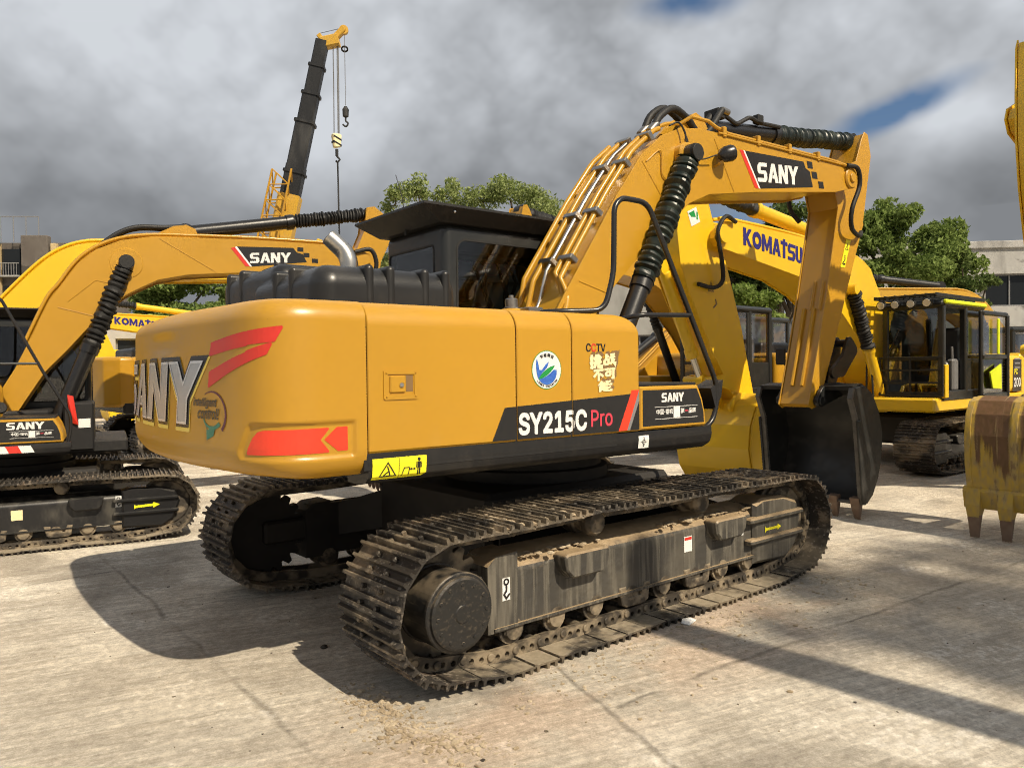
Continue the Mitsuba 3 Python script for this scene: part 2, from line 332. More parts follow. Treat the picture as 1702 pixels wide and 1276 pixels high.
# the yard's concrete: broom lines, stains, soil, joints
def seg_dist(x, y, a, b):
    ax, ay, bx, by = *a, *b; dx, dy = bx - ax, by - ay; L2 = dx * dx + dy * dy
    t = dr.clip(((x - ax) * dx + (y - ay) * dy) / L2, 0, 1)
    return dr.sqrt(dr.square(x - ax - t * dx) + dr.square(y - ay - t * dy))
JOINTS = [((-2.45, 4.0), (-2.62, -3.5)), ((8.0, -2.8), (-0.09, -2.15)), ((-0.09, -2.15), (-1.2, -2.08)), ((-1.08, -1.5), (-1.5, -2.8)), ((4.62, 0.1), (4.95, -2.6)), ((-2.62, -3.5), (-9, -4.2)), ((-12, 2.75), (-1.2, 2.6)), ((4.62, 0.1), (5.2, 3))]
def ground_parts(p):
    wx, wy = p.x + 0.055 * (fbm(p.x * 4, p.y * 4, 0, 4) - 0.5), p.y + 0.055 * (fbm(p.x * 4 + 40, p.y * 4, 0, 4) - 0.5)
    j = mi.Float(9)
    for a, b in JOINTS: j = dr.minimum(j, seg_dist(wx, wy, a, b))
    u, v = p.x * 0.97 - p.y * 0.24, p.x * 0.24 + p.y * 0.97
    broom = fbm(u * 1.1, v * 16, 0, 5) * 0.6 + fbm(u * 5, v * 46, 3, 3) * 0.4
    return j, broom
def ground_fn(p, n, uv):
    j, broom = ground_parts(p); u_, v_ = p.x * 0.97 - p.y * 0.24, p.x * 0.24 + p.y * 0.97
    big = fbm(p.x * 0.42 + 3, p.y * 0.42, 0, 4); med = fbm(p.x * 2.1, p.y * 2.1, 5, 5); fine = fbm(p.x * 34, p.y * 34, 9, 4); vf = fbm(p.x * 160, p.y * 160, 2, 2)
    c = mix((0.33, 0.295, 0.243), (0.49, 0.453, 0.385), smoothstep(0.34, 0.68, broom * 0.5 + med * 0.5))
    c = mix(c, (0.35, 0.295, 0.22), smoothstep(0.46, 0.68, big * 0.65 + med * 0.35) * 0.5)                    # trodden soil
    c = mix(c, (0.52, 0.495, 0.45), smoothstep(0.60, 0.74, med * 0.55 + fine * 0.45) * 0.55)                     # cement bloom
    c = mix(c, (0.17, 0.15, 0.125), smoothstep(0.60, 0.78, fbm(p.x * 1.3 + 20, p.y * 1.3 + 8, 0, 4)) * 0.55)   # oil and damp
    side = smoothstep(0.9, 0.0, dr.abs(p.y + 1.75) ) * smoothstep(3.2, 1.2, dr.abs(p.x + 0.3))
    c = mix(c, mix((0.36, 0.27, 0.19), (0.40, 0.285, 0.21), med), side * smoothstep(0.35, 0.6, med) * 0.6)     # reddish soil fallen off the crawler
    grain = fbm(u_ * 9, v_ * 75, 6, 3)
    c = c * (0.74 + 0.56 * fine) * (0.80 + 0.42 * vf) * (0.80 + 0.40 * grain)
    broken = smoothstep(0.36, 0.62, fbm(p.x * 2.7 + 3, p.y * 2.7, 4, 3))
    return mix(c, c * 0.62, (1 - smoothstep(0.002, 0.012 + 0.03 * med, j)) * (0.25 + 0.75 * broken))
def ground_bump(p, n, uv):
    j, broom = ground_parts(p)
    return 0.55 * broom + 0.35 * fbm(p.x * 30, p.y * 30, 9, 4) + 0.25 * smoothstep(0.0, 0.03, j) + 0.12 * fbm(p.x * 120, p.y * 120, 2, 2)
mat('concrete', ground_fn, lambda p, n, uv: 0.72 + 0.2 * fbm(p.x * 3, p.y * 3, 0, 3), bump=ground_bump, bscale=0.016, eps=3e-3, spec=0.25)
mat('bucket_black', lambda p, n, uv: mix((0.012, 0.013, 0.013), (0.055, 0.052, 0.047), smoothstep(0.46, 0.8, fbm(p.x * 5, p.y * 5, p.z * 5, 4)) * 0.5), lambda p, n, uv: 0.30 + 0.3 * fbm(p.x * 9, p.y * 9, p.z * 9, 3), coat=0.25)
mat('bucket_edge', lambda p, n, uv: mix((0.05, 0.05, 0.05), (0.16, 0.15, 0.135), fbm(p.x * 14, p.y * 14, p.z * 14, 3)), 0.4, metal=0.3)
# ------------------------------------------------------------------ crawler tracks (all machines)
def track_path(sag=0.0):
    P = [(-1.38, 0.0), (0, 0.0), (1.38, 0.0)]
    P += [(1.72 + 0.405 * math.cos(t), 0.445 + 0.405 * math.sin(t)) for t in np.radians(np.arange(-72, 86, 13))]
    P += [(1.2, 0.853), (0.62, 0.868 - sag), (0.0, 0.862 - sag), (-0.62, 0.878), (-1.2, 0.862)]
    P += [(-1.73 + 0.41 * math.cos(t), 0.45 + 0.41 * math.sin(t)) for t in np.radians(np.arange(95, 254, 13))]
    P = np.array(P + P[:1]); L = np.r_[0, np.cumsum(np.linalg.norm(np.diff(P, axis=0), axis=1))]
    return P, L
SHOES = 49
def shoe_places(off=0.0, sag=0.0):
    P, L = track_path(sag); out = []
    q = lambda s: np.array([np.interp(s % L[-1], L, P[:, 0]), np.interp(s % L[-1], L, P[:, 1])])
    for i in range(SHOES):
        s = (i + off) * L[-1] / SHOES; a, b = q(s - 0.085), q(s + 0.085); c = (a + b) / 2; t = (b - a) / np.linalg.norm(b - a)
        out.append((c, t))
    return out, L[-1] / SHOES
def shoe_T(c, t, y):
    m = np.eye(4); m[:3, 0] = [t[0], 0, t[1]]; m[:3, 1] = [0, 1, 0]; m[:3, 2] = np.cross(m[:3, 0], m[:3, 1]); m[:3, 3] = [c[0], y, c[1]]; return m
# local: x along travel, z INTO the loop (path is run anticlockwise seen from -y)
def shoe_mesh(p, w=0.6, simple=False):
    h = p / 2
    prof = [(-h + 0.012, 0.041), (-h - 0.012, 0.048), (-h - 0.014, 0.040), (-h + 0.004, 0.028), (-h + 0.008, 0.0), (-h + 0.024, 0.0), (-h + 0.029, 0.030), (-0.013, 0.030), (-0.008, 0.001), (0.008, 0.001), (0.013, 0.030),
            (h - 0.047, 0.030), (h - 0.042, 0.0), (h - 0.026, 0.0), (h - 0.021, 0.030), (h - 0.004, 0.031), (h - 0.004, 0.041), (h - 0.03, 0.041)]
    m = ext(prof, -w / 2, w / 2)
    if simple: return m
    V = np.array(m.vertices); e = np.abs(V[:, 1]) > w / 2 - 1e-6; V[:, 0] = np.where(e, V[:, 0] * 0.97, V[:, 0])
    bolts = [cyl((x, y, 0.004), (x, y, 0.03), 0.015, 6) for x in (-0.045, 0.042) for y in (-0.085, 0.085)]
    return merge(tri(V, m.faces), bolts)
def link_mesh(p):
    h = p / 2; ms = []
    for y in (-0.095, 0.095):
        pts = [Point(-h * 0.98, 0.082).buffer(0.034, 5), sbox(-h, 0.036, h * 0.9, 0.066), Point(h * 0.98, 0.082).buffer(0.031, 5), sbox(-h * 0.8, 0.06, h * 0.8, 0.114)]
        g = unary_union(pts).difference(Point(-0.036, 0.072).buffer(0.017, 4)).difference(Point(0.034, 0.072).buffer(0.017, 4))
        e = trimesh.creation.extrude_polygon(g, 0.034, engine='earcut'); v = np.array(e.vertices)
        ms.append(tri(np.column_stack([v[:, 0], v[:, 2] - 0.017 + y, v[:, 1]]), e.faces))
    ms.append(cyl((h, -0.125, 0.082), (h, 0.125, 0.082), 0.024, 12))
    return merge(ms)
def undercarriage(k, right=True, left=True, dirty=True, links_r=True, scale=1.0, seed=0):
    steel = 'shoe_steel'
    fr = 'frame_dirty' if dirty else 'frame_clean'
    rng = np.random.default_rng(seed)
    places, p = shoe_places(0.35)
    sm = mikit.ply(shoe_mesh(p), steel, smooth=25); lm = mikit.ply(link_mesh(p), 'link_steel', smooth=30)
    for side, on in ((-1, right), (1, left)):
        if not on: continue
        y = side * 1.19; d = side; fr = ('frame_dirty' if dirty else 'frame_clean') if side < 0 or not right else 'undercarriage'  # far-side frame goes near-black: shade under the machine put into its colour
        g = add(k, 'crawler_track', box(-1.75, 1.75, y - 0.09, y + 0.09, 0.36, 0.54, 0.02), 'undercarriage')
        for i, (c, t) in enumerate(places):
            j = rng.normal(0, 0.004, 2); tt = t + np.array([-t[1], t[0]]) * rng.normal(0, 0.012); tt /= np.linalg.norm(tt)
            T = shoe_T(c + j * 0.4, tt, y + rng.normal(0, 0.002))
            add(g, 'track_shoe', sm, steel, T=T)
            if side < 0 and links_r or (side > 0 and not right): add(g, 'track_link', lm, 'link_steel', T=T)
        if not ((side < 0 and links_r) or (side > 0 and not right)):
            add(g, 'track_chain', merge([tri(np.asarray(LINK_LOW.vertices) @ shoe_T(c, t, y)[:3, :3].T + shoe_T(c, t, y)[:3, 3], LINK_LOW.faces) for c, t in places]), 'link_steel', kind='stuff')
        # sprocket, idler, rollers
        teeth = unary_union([Point(0, 0).buffer(0.285, 24)] + [affinity.rotate(Polygon([(0.26, -0.045), (0.335, -0.018), (0.335, 0.018), (0.26, 0.045)]), a, origin=(0, 0)) for a in np.arange(0, 360, 360 / 21)])
        e = trimesh.creation.extrude_polygon(teeth, 0.06, engine='earcut'); v = np.array(e.vertices)
        add(k, 'sprocket', tri(np.column_stack([v[:, 0] - 1.73, v[:, 2] - 0.03 + y, v[:, 1] + 0.45]), e.faces), 'link_steel' if d < 0 else 'undercarriage')  # far sprocket darkened, shade put into its material
        d = side
        add(k, 'final_drive', lathe([(0, 0.16), (0.0, 0.214), (0.02, 0.214), (0.024, 0.206), (0.236, 0.206), (0.244, 0.212), (0.262, 0.212), (0.268, 0.206), (0.27, 0.193), (0.285, 0.190), (0.291, 0.178), (0.293, 0.05), (0.298, 0.045), (0.298, 0.0)], (-1.735, y + d * 0.03, 0.45), (0, d, 0), 40), ('final_drive_black' if d < 0 else 'undercarriage') if dirty else 'frame_clean', smooth=25)  # far drive likewise carries the shade in its colour
        if d < 0 and dirty: add(k + '__final_drive', 'bolt_ring', merge([cyl((-1.735 + 0.155 * math.cos(t), y + d * 0.318, 0.45 + 0.155 * math.sin(t)), (-1.735 + 0.155 * math.cos(t), y + d * 0.326, 0.45 + 0.155 * math.sin(t)), 0.012, 6) for t in np.arange(12) * PI / 6]), 'final_drive_black', kind='stuff')
        add(k, 'idler_wheel', lathe([(0, 0.1), (0, 0.27), (0.03, 0.30), (0.05, 0.30), (0.06, 0.325), (0.12, 0.325), (0.13, 0.30), (0.15, 0.30), (0.18, 0.27), (0.18, 0.1)], (1.72, y - 0.09, 0.445), (0, 1, 0), 32), 'link_steel')
        for x in np.linspace(-1.22, 1.16, 8):
            add(k, 'track_roller', lathe([(0, 0.04), (0.0, 0.062), (0.03, 0.07), (0.03, 0.095), (0.05, 0.095), (0.055, 0.075), (0.185, 0.075), (0.19, 0.095), (0.21, 0.095), (0.21, 0.07), (0.24, 0.062), (0.24, 0.04)], (x, y - 0.12, 0.205), (0, 1, 0), 18), 'link_steel')
            add(k, 'roller_bracket', box(x - 0.07, x + 0.07, *sorted((y + d * 0.118, y + d * 0.085)), 0.17, 0.262, 0.012), 'link_steel')
        for x in (-0.55, 0.55):
            add(k, 'carrier_roller', lathe([(0, 0.03), (0.0, 0.075), (0.03, 0.085), (0.12, 0.085), (0.13, 0.07), (0.2, 0.07), (0.21, 0.085), (0.25, 0.085), (0.275, 0.068), (0.275, 0.0)], (x, y + d * -0.13, 0.735), (0, d, 0), 20), 'link_steel')
        # side frame: folded box with a rounded shoulder
        yo = y + d * 0.115; yi = y - d * 0.115
        sec = [(yo, 0.225), (yo + d * 0.022, 0.225), (yo + d * 0.022, 0.242), (yo + d * 0.004, 0.242), (yo, 0.53), (yo - d * 0.008, 0.56), (yo - d * 0.03, 0.585), (y + d * 0.02, 0.635), (yi, 0.64), (yi, 0.225)]
        f = add(k, 'track_frame', merge(ext(sec, -1.38, 1.28, axis='x'), ext([(-1.42, 0.60), (-1.36, 0.65), (-1.2, 0.66), (-1.2, 0.215), (-1.42, 0.215)], yi, yo + d * 0.012)), fr, smooth=40)
        sec2 = [(yo + d * 0.03, 0.17), (yo + d * 0.042, 0.24), (yo + d * 0.042, 0.56), (yo + d * 0.0, 0.625), (yi, 0.66), (yi, 0.17)]
        add(f, 'idler_guard', ext([(1.20, 0.17), (1.20, 0.64), (1.32, 0.675), (1.62, 0.665), (1.83, 0.60), (1.88, 0.46), (1.80, 0.24), (1.66, 0.15)], min(yi, yo + d * 0.035), max(yi, yo + d * 0.035), b=0.025), fr, smooth=30)
        for z in (0.355, 0.52):
            a0, a1 = sorted((yo, yo + d * 0.075))
            add(f, 'guard_rib', box(1.10, 1.86, a0, a1, z - 0.022, z + 0.022, 0.012), fr)
        for x in (-0.70, 0.81):
            # step pocket welded to the face
            sh = Polygon([(x - 0.20, 0.60), (x - 0.18, 0.50), (x - 0.13, 0.445), (x + 0.13, 0.445), (x + 0.18, 0.50), (x + 0.20, 0.60)]).buffer(-0.03).buffer(0.03)
            a0, a1 = sorted((yo - d * 0.02, yo + d * 0.10))
            add(f, 'step_pocket', ext(np.array(sh.exterior.coords)[:-1], a0, a1, b=0.012), fr)
            a0, a1 = sorted((yo - d * 0.1, yo + d * 0.0015))
            add(f, 'dark_slot_block', merge(box(x - 0.13, x + 0.15, a0, a1, 0.365, 0.435, 0.01)), 'undercarriage')  # solid near-black block, no opening; the dark of a slot is painted
        for x in (-0.18, 0.5):
            a0, a1 = sorted((yo - d * 0.03, yo + d * 0.012))
            add(f, 'roller_guard', ext([(x - 0.15, 0.27), (x - 0.12, 0.15), (x - 0.08, 0.13), (x + 0.1, 0.13), (x + 0.14, 0.15), (x + 0.16, 0.27), (x + 0.1, 0.27), (x + 0.07, 0.19), (x - 0.06, 0.19), (x - 0.08, 0.27)], a0, a1, b=0.006), 'link_steel')
    c = add(k, 'centre_frame', merge(box(-0.95, 0.95, -0.72, 0.72, 0.40, 0.88, 0.04), [hull([(x0, sy * 0.5, z) for x0 in (0.25 * sx, 0.7 * sx) for z in (0.5, 0.85)] + [(x1, sy * 1.1, z) for x1 in (0.75 * sx, 1.15 * sx) for z in (0.36, 0.62)]) for sx in (-1, 1) for sy in (-1, 1)]), 'undercarriage')
    add(k, 'swing_ring', lathe([(0, 0.5), (0, 0.66), (0.1, 0.66), (0.11, 0.61), (0.20, 0.61), (0.20, 0.4)], (0, 0, 0.86), (0, 0, 1), 48), 'undercarriage')
_, PITCH = shoe_places()
LINK_LOW = merge([box(-PITCH * 0.55, PITCH * 0.55, y - 0.017, y + 0.017, 0.036, 0.114, 0.006) for y in (-0.095, 0.095)])
mat('final_drive_black', lambda p, n, uv: mix((0.014, 0.014, 0.014), (0.20, 0.16, 0.11), dr.maximum(smoothstep(0.50, 0.85, fbm(p.x * 55, p.y * 9, p.z * 55, 4)) * 0.22, smoothstep(0.1, 0.8, n.z) * 0.6 * smoothstep(0.3, 0.6, fbm(p.x * 12, p.y * 12, p.z * 12, 3)))), lambda p, n, uv: 0.3 + 0.3 * fbm(p.x * 20, p.y * 20, p.z * 20, 3), bump=lambda p, n, uv: fbm(p.x * 45, p.y * 45, p.z * 45, 3), bscale=0.003)

# ------------------------------------------------------------------ booms, sticks, cylinders
def offset_poly(P, d):
    g = Polygon(P).buffer(d, join_style=1, quad_segs=3); return np.array(g.exterior.coords)[:-1]
def boom_box(P, half, lip=0.022, t=0.018):
    """welded box section: two side plates standing proud of the top and bottom plates."""
    core = offset_poly(P, -lip)
    return merge(ext(core, -half + t * 0.5, half - t * 0.5), ext(P, -half - t, -half, b=0.003), ext(P, half, half + t, b=0.003))
def cylinder_parts(k, a, b, r, rod, mid, barrel_mat='paint_black', bel=None, bel_mat='bellows_green', name='cylinder'):
    """hydraulic cylinder from a (base) to b (rod end); barrel up to fraction mid."""
    a, b = np.asarray(a, float), np.asarray(b, float); d = (b - a) / np.linalg.norm(b - a); L = np.linalg.norm(b - a); m = a + d * L * mid
    g = add(k, name, merge(cyl(a + d * 0.06, m, r, 24, 0.01), lathe([(0, r), (0, r * 1.18), (0.10, r * 1.18), (0.11, r)], m - d * 0.10, d, 24), lathe([(-.05, r * 0.9), (-.05, r * 1.3), (.05, r * 1.3), (.05, r * .9)], a, np.cross(d, [0, 1.0, 0]) * 0 + [0, 1, 0], 20)), barrel_mat)
    add(g, 'rod', cyl(m, b, rod, 16), 'chrome')
    add(g, 'rod_eye', merge(lathe([(-0.07, r * 0.6), (-0.07, r * 1.05), (0.07, r * 1.05), (0.07, r * 0.6)], b, (0, 1, 0), 20)), barrel_mat)
    if bel:
        e = b - d * r * 0.9
        add(g, 'bellows', bellows(m - d * 0.02, e, bel[0], bel[1], bel[2]), bel_mat, smooth=20)
    return g
# ------------------------------------------------------------------ SANY-style upper structure
def smo(a, b, x):
    t = np.clip((x - a) / (b - a), 0, 1); return t * t * (3 - 2 * t)
class Counterweight:
    """rear shell: a plan curve s -> (x, y) with a rounded vertical profile; pos(s, z) gives points of its face."""
    def __init__(self, x0=-2.117, z0=1.185, z1=2.075):
        a = [(x0, -1.355), (-2.35, -1.355)] + [(-2.40 + 0.26 * math.cos(t), -1.125 + 0.23 * math.sin(t)) for t in np.radians(np.arange(-95, -173, -6))]
        rear = [(-2.79 + 0.085 * y * y, y) for y in np.linspace(-1.06, 0, 18)]
        P = np.array(a + rear); P = np.vstack([P, (P * [1, -1])[::-1][1:]])
        P = self.relax(P)
        L = np.r_[0, np.cumsum(np.linalg.norm(np.diff(P, axis=0), axis=1))]
        n = 260; s = np.linspace(0, L[-1], n)
        self.P = np.column_stack([np.interp(s, L, P[:, 0]), np.interp(s, L, P[:, 1])]); self.L = L[-1]; self.s = s
        T = np.gradient(self.P, axis=0); T /= np.linalg.norm(T, axis=1, keepdims=True)
        self.N = np.column_stack([T[:, 1], -T[:, 0]])
        if self.N[n // 2, 0] > 0: self.N = -self.N
        self.z0, self.z1 = z0, z1
    @staticmethod
    def relax(P):
        L = np.r_[0, np.cumsum(np.linalg.norm(np.diff(P, axis=0), axis=1))]
        s = np.linspace(0, L[-1], 300); Q = np.column_stack([np.interp(s, L, P[:, k]) for k in (0, 1)])
        for _ in range(60): Q[1:-1] = 0.25 * Q[:-2] + 0.5 * Q[1:-1] + 0.25 * Q[2:]
        return Q
    def bot(self, s):          # the lower edge sweeps up slightly towards the tail corners, down in the middle
        return self.z0 + 0.018 * smo(0.2, 0.6, np.minimum(s, self.L - s))
    def depth(self, s, z):
        sm = self.L / 2 - np.abs(s - self.L / 2)                    # distance from the nearer side end
        z0 = self.bot(s); d = 0 * s
        r = 0.11
        e = np.clip((self.z1 - z) / r, 0, 1); d = d - r * (1 - np.sqrt(np.maximum(1 - (1 - e) ** 2, 0)))
        rb = 0.15
        e = np.clip((z - z0) / rb, 0, 1); d = d - 0.11 * (1 - np.sqrt(np.maximum(1 - (1 - e) ** 2, 0)))
        d = d - 0.045 * np.clip((z - 1.3) / 0.75, 0, 1) * smo(0.5, 1.1, sm)            # the tail leans in towards its top
        d = d + 0.012 * smo(1.285, 1.255, z) * smo(0.9, 1.4, sm)                      # lower band stands a little proud
        # recessed field for the reflective strip
        m = smo(0.055, 0.075, sm) * smo(0.70, 0.665, sm + 0.6 * np.clip(z - 1.34, 0, 0.2)) * smo(1.285, 1.308, z) * smo(1.475, 1.455, z)
        d = d - 0.016 * m
        # crease under the top edge in the middle of the tail
        w = smo(1.35, 1.8, sm)
        d = d - 0.018 * w * (smo(1.97, 1.90, z) * smo(1.80, 1.87, z))
        return d
    def pos(self, s, z, lift=0.0):
        s = np.asarray(s, float); z = np.asarray(z, float)
        x = np.interp(s, self.s, self.P[:, 0]); y = np.interp(s, self.s, self.P[:, 1])
        nx = np.interp(s, self.s, self.N[:, 0]); ny = np.interp(s, self.s, self.N[:, 1])
        d = self.depth(s, z) + lift
        return np.stack([x + nx * d, y + ny * d, z], -1)
    def mesh(self):
        ns = 420; S = np.linspace(0, self.L, ns); u = np.r_[np.linspace(0, 0.16, 14)[:-1] ** 1.0, np.linspace(0.16, 0.86, 64)[:-1], np.linspace(0.86, 1.0, 16)]
        nz = len(u); SS, U = np.meshgrid(S, u, indexing='ij'); Z = self.bot(SS) + (self.z1 - self.bot(SS)) * U
        V = self.pos(SS, Z).reshape(-1, 3); F = []
        i, j = np.meshgrid(np.arange(ns - 1), np.arange(nz - 1), indexing='ij'); a = i * nz + j
        F = np.concatenate([np.stack([a, a + nz, a + 1], -1).reshape(-1, 3), np.stack([a + nz, a + nz + 1, a + 1], -1).reshape(-1, 3)])
        # lids
        top = np.arange(ns) * nz + nz - 1; bt = np.arange(ns) * nz; c0, c1 = len(V), len(V) + 1
        V = np.vstack([V, [-2.15, 0, self.z1], [-2.15, 0, self.z0 - 0.03]])
        k = np.arange(ns - 1)
        F = np.vstack([F, np.stack([top[k], top[k + 1], 0 * k + c0], -1), np.stack([bt[k + 1], bt[k], 0 * k + c1], -1)])
        e0 = np.arange(nz); e1 = (ns - 1) * nz + np.arange(nz)
        F = np.vstack([F, np.stack([e0[:-1], e0[1:], e1[:-1]], -1), np.stack([e0[1:], e1[1:], e1[:-1]], -1)])
        return outward(tri(V, F))
    def wrap(self, geom, lift=0.003, cell=0.03, both=True):
        """a flat shape drawn in (s, z) laid onto the face as a thin film."""
        a, b, c, d = geom.bounds; Vs, Fs, n = [], [], 0
        xs = np.arange(math.floor(a / cell), math.ceil(c / cell)) * cell; zs = np.arange(math.floor(b / cell), math.ceil(d / cell)) * cell
        for x in xs:
            for z in zs:
                g = geom.intersection(sbox(x, z, x + cell, z + cell))
                for q in getattr(g, 'geoms', [g]):
                    if q.geom_type != 'Polygon' or q.area < 1e-8: continue
                    v, f = trimesh.creation.triangulate_polygon(q, engine='earcut')
                    Vs.append(v); Fs.append(np.asarray(f) + n); n += len(v)
        v = np.vstack(Vs); f = np.vstack(Fs)
        o = self.pos(v[:, 0], v[:, 1], lift)
        q = trimesh.Trimesh(o, f, process=True); q.merge_vertices()
        N = np.cross(o[f[:, 1]] - o[f[:, 0]], o[f[:, 2]] - o[f[:, 0]]).sum(0); c = o.mean(0) - np.array([-1.6, 0, 1.6])
        return tri(o, f if N @ c > 0 else f[:, ::-1])
CW = Counterweight()
def mesh_outline(m):
    """text mesh -> shapely shape of its front face."""
    v = np.asarray(m.vertices); zt = v[:, 2].max() - 1e-6
    fs = [f for f in m.faces if (v[f, 2] > zt).all()]
    return unary_union([Polygon(v[f, :2]).buffer(1e-6) for f in fs])
def on_side(geom, y=-1.3575, depth=0.002):
    """a shape drawn in (x, z) as a film on a right-hand wall (facing -y)."""
    m = flat(geom, depth); v = np.asarray(m.vertices)
    return outward(tri(np.column_stack([v[:, 0], y - v[:, 2], v[:, 1]]), m.faces))

# crude brush strokes for the hanzi, each in a unit square
HZ = {
 '挑': [[(.02, .72), (.30, .76)], [(.17, .98), (.17, .1), (.06, .14)], [(.02, .38), (.32, .50)], [(.55, .98), (.53, .4), (.36, .03)], [(.36, .78), (.47, .6)], [(.34, .30), (.50, .46)], [(.72, .98), (.72, .12), (.98, .08), (.98, .25)], [(.94, .82), (.78, .62)], [(.78, .50), (.95, .36)]],
 '战': [[(.24, .98), (.24, .50)], [(.24, .74), (.46, .74)], [(.08, .48), (.08, .05)], [(.08, .48), (.42, .48), (.42, .05)], [(.08, .08), (.42, .08)], [(.50, .62), (.98, .70)], [(.66, .98), (.72, .4), (.96, .04), (.98, .24)], [(.93, .50), (.55, .05)], [(.82, .96), (.92, .84)]],
 '不': [[(.03, .90), (.97, .90)], [(.56, .90), (.04, .36)], [(.50, .66), (.50, .02)], [(.62, .60), (.95, .34)]],
 '可': [[(.03, .90), (.97, .90)], [(.80, .90), (.80, .06), (.62, .10)], [(.18, .66), (.18, .30)], [(.18, .66), (.54, .66), (.54, .30)], [(.18, .32), (.54, .32)]],
 '能': [[(.26, .98), (.08, .68), (.42, .70)], [(.34, .86), (.46, .64)], [(.10, .54), (.10, .02)], [(.10, .54), (.42, .54), (.42, .04)], [(.10, .38), (.42, .38)], [(.10, .22), (.42, .22)], [(.60, .98), (.60, .62), (.94, .60), (.94, .72)], [(.92, .92), (.62, .78)], [(.60, .50), (.60, .08), (.94, .06), (.94, .2)], [(.92, .40), (.62, .26)]],
 '节': [[(.05, .82), (.95, .82)], [(.32, .98), (.32, .68)], [(.68, .98), (.68, .68)], [(.12, .55), (.84, .55), (.84, .2)], [(.45, .55), (.45, .02)]],
 '建': [[(.4, .86), (.9, .86), (.9, .5)], [(.35, .68), (.98, .68)], [(.4, .5), (.9, .5)], [(.64, .98), (.64, .14)], [(.38, .32), (.94, .32)], [(.05, .86), (.28, .86), (.1, .55), (.28, .5), (.05, .05)], [(.08, .3), (.98, .04)]],
 '设': [[(.12, .95), (.22, .8)], [(.05, .62), (.25, .62), (.25, .1), (.36, .2)], [(.5, .92), (.5, .7), (.4, .55)], [(.5, .92), (.78, .92), (.78, .62), (.95, .62)], [(.45, .45), (.85, .45), (.4, .02)], [(.5, .4), (.95, .03)]],
 '中': [[(.1, .78), (.9, .78), (.9, .36), (.1, .36), (.1, .78)], [(.5, 1), (.5, 0)]],
 '国': [[(.06, .96), (.94, .96), (.94, .02), (.06, .02), (.06, .96)], [(.25, .76), (.75, .76)], [(.28, .5), (.72, .5)], [(.22, .22), (.78, .22)], [(.5, .76), (.5, .22)]],
 '挖': [[(.02, .72), (.30, .76)], [(.17, .98), (.17, .05)], [(.02, .38), (.32, .50)], [(.66, .98), (.66, .86)], [(.4, .7), (.4, .84), (.96, .84), (.96, .7)], [(.6, .72), (.42, .54)], [(.76, .72), (.94, .56)], [(.42, .44), (.86, .44), (.42, .1), (.9, .04), (.96, .2)]],
 '机': [[(.02, .72), (.40, .72)], [(.22, .98), (.22, .02)], [(.2, .6), (.03, .3)], [(.24, .55), (.38, .4)], [(.55, .9), (.53, .4), (.4, .05)], [(.55, .9), (.82, .9), (.82, .1), (.98, .06), (.98, .24)]],
 '第': [[(.2, .98), (.06, .76)], [(.14, .86), (.44, .86)], [(.6, .98), (.5, .78)], [(.56, .86), (.95, .86)], [(.12, .66), (.86, .66), (.86, .48), (.16, .48), (.12, .28), (.9, .28), (.86, .08)], [(.5, .66), (.5, 0)], [(.46, .26), (.1, .02)]],
 '一': [[(.02, .5), (.98, .5)]],
 '品': [[(.28, .96), (.72, .96), (.72, .58), (.28, .58), (.28, .96)], [(.06, .42), (.44, .42), (.44, .04), (.06, .04), (.06, .42)], [(.56, .42), (.94, .42), (.94, .04), (.56, .04), (.56, .42)]],
 '牌': [[(.1, .95), (.1, .4), (.02, .04)], [(.1, .64), (.38, .64)], [(.28, .98), (.28, .64)], [(.1, .42), (.34, .42), (.34, .02)], [(.5, .88), (.9, .88), (.9, .5), (.5, .5), (.5, .88)], [(.5, .7), (.9, .7)], [(.7, .96), (.6, .4)], [(.4, .28), (.98, .28)], [(.78, .42), (.78, 0)]]}
def hanzi(ch, w=0.07):
    return unary_union([LineString(s).buffer(w, cap_style=2, join_style=2) for s in HZ[ch]])
def hanzi_row(s, x, y, w, h, gap=0.08, sw=0.065):
    return unary_union([place2(hanzi(c, sw), x + i * w * (1 + gap), y, w, h if c != '一' else h * .18) if c != '一' else affinity.translate(place2(hanzi(c, sw), x + i * w * (1 + gap), y, w, h * .16), 0, h * .42) for i, c in enumerate(s)])

def side_section(inset=0.0, y_in=-0.42, zt=2.072, zb=1.298, r=0.13):
    """body wall outline in (y, z): shoulder rounded at the top right edge."""
    yo = -1.355 + inset; zt -= inset; P = [(y_in, zt)]
    P += [(yo + r - r * math.sin(t), zt - r + r * math.cos(t)) for t in np.linspace(0, PI / 2, 15)]
    P += [(yo, zb + 0.012), (yo + 0.012, zb), (y_in, zb)]
    return P
def body_panel(x0, x1, front=False, inset=0.0):
    P = side_section(inset)
    m = ext(P, x0, x1, b=0.005, axis='x')
    if front:                                     # the tank's front edge falls away in a curve
        r = 0.16; c = [(x0 - 1, 1.0), (x1, 1.0), (x1, 2.072 - r)] + [(x1 - r + r * math.cos(t), 2.072 - r + r * math.sin(t)) for t in np.linspace(0, PI / 2, 18)] + [(x0 - 1, 2.08)]
        m = from_m(to_m(m) ^ to_m(ext(c, -1.5, -0.3)))
    return m

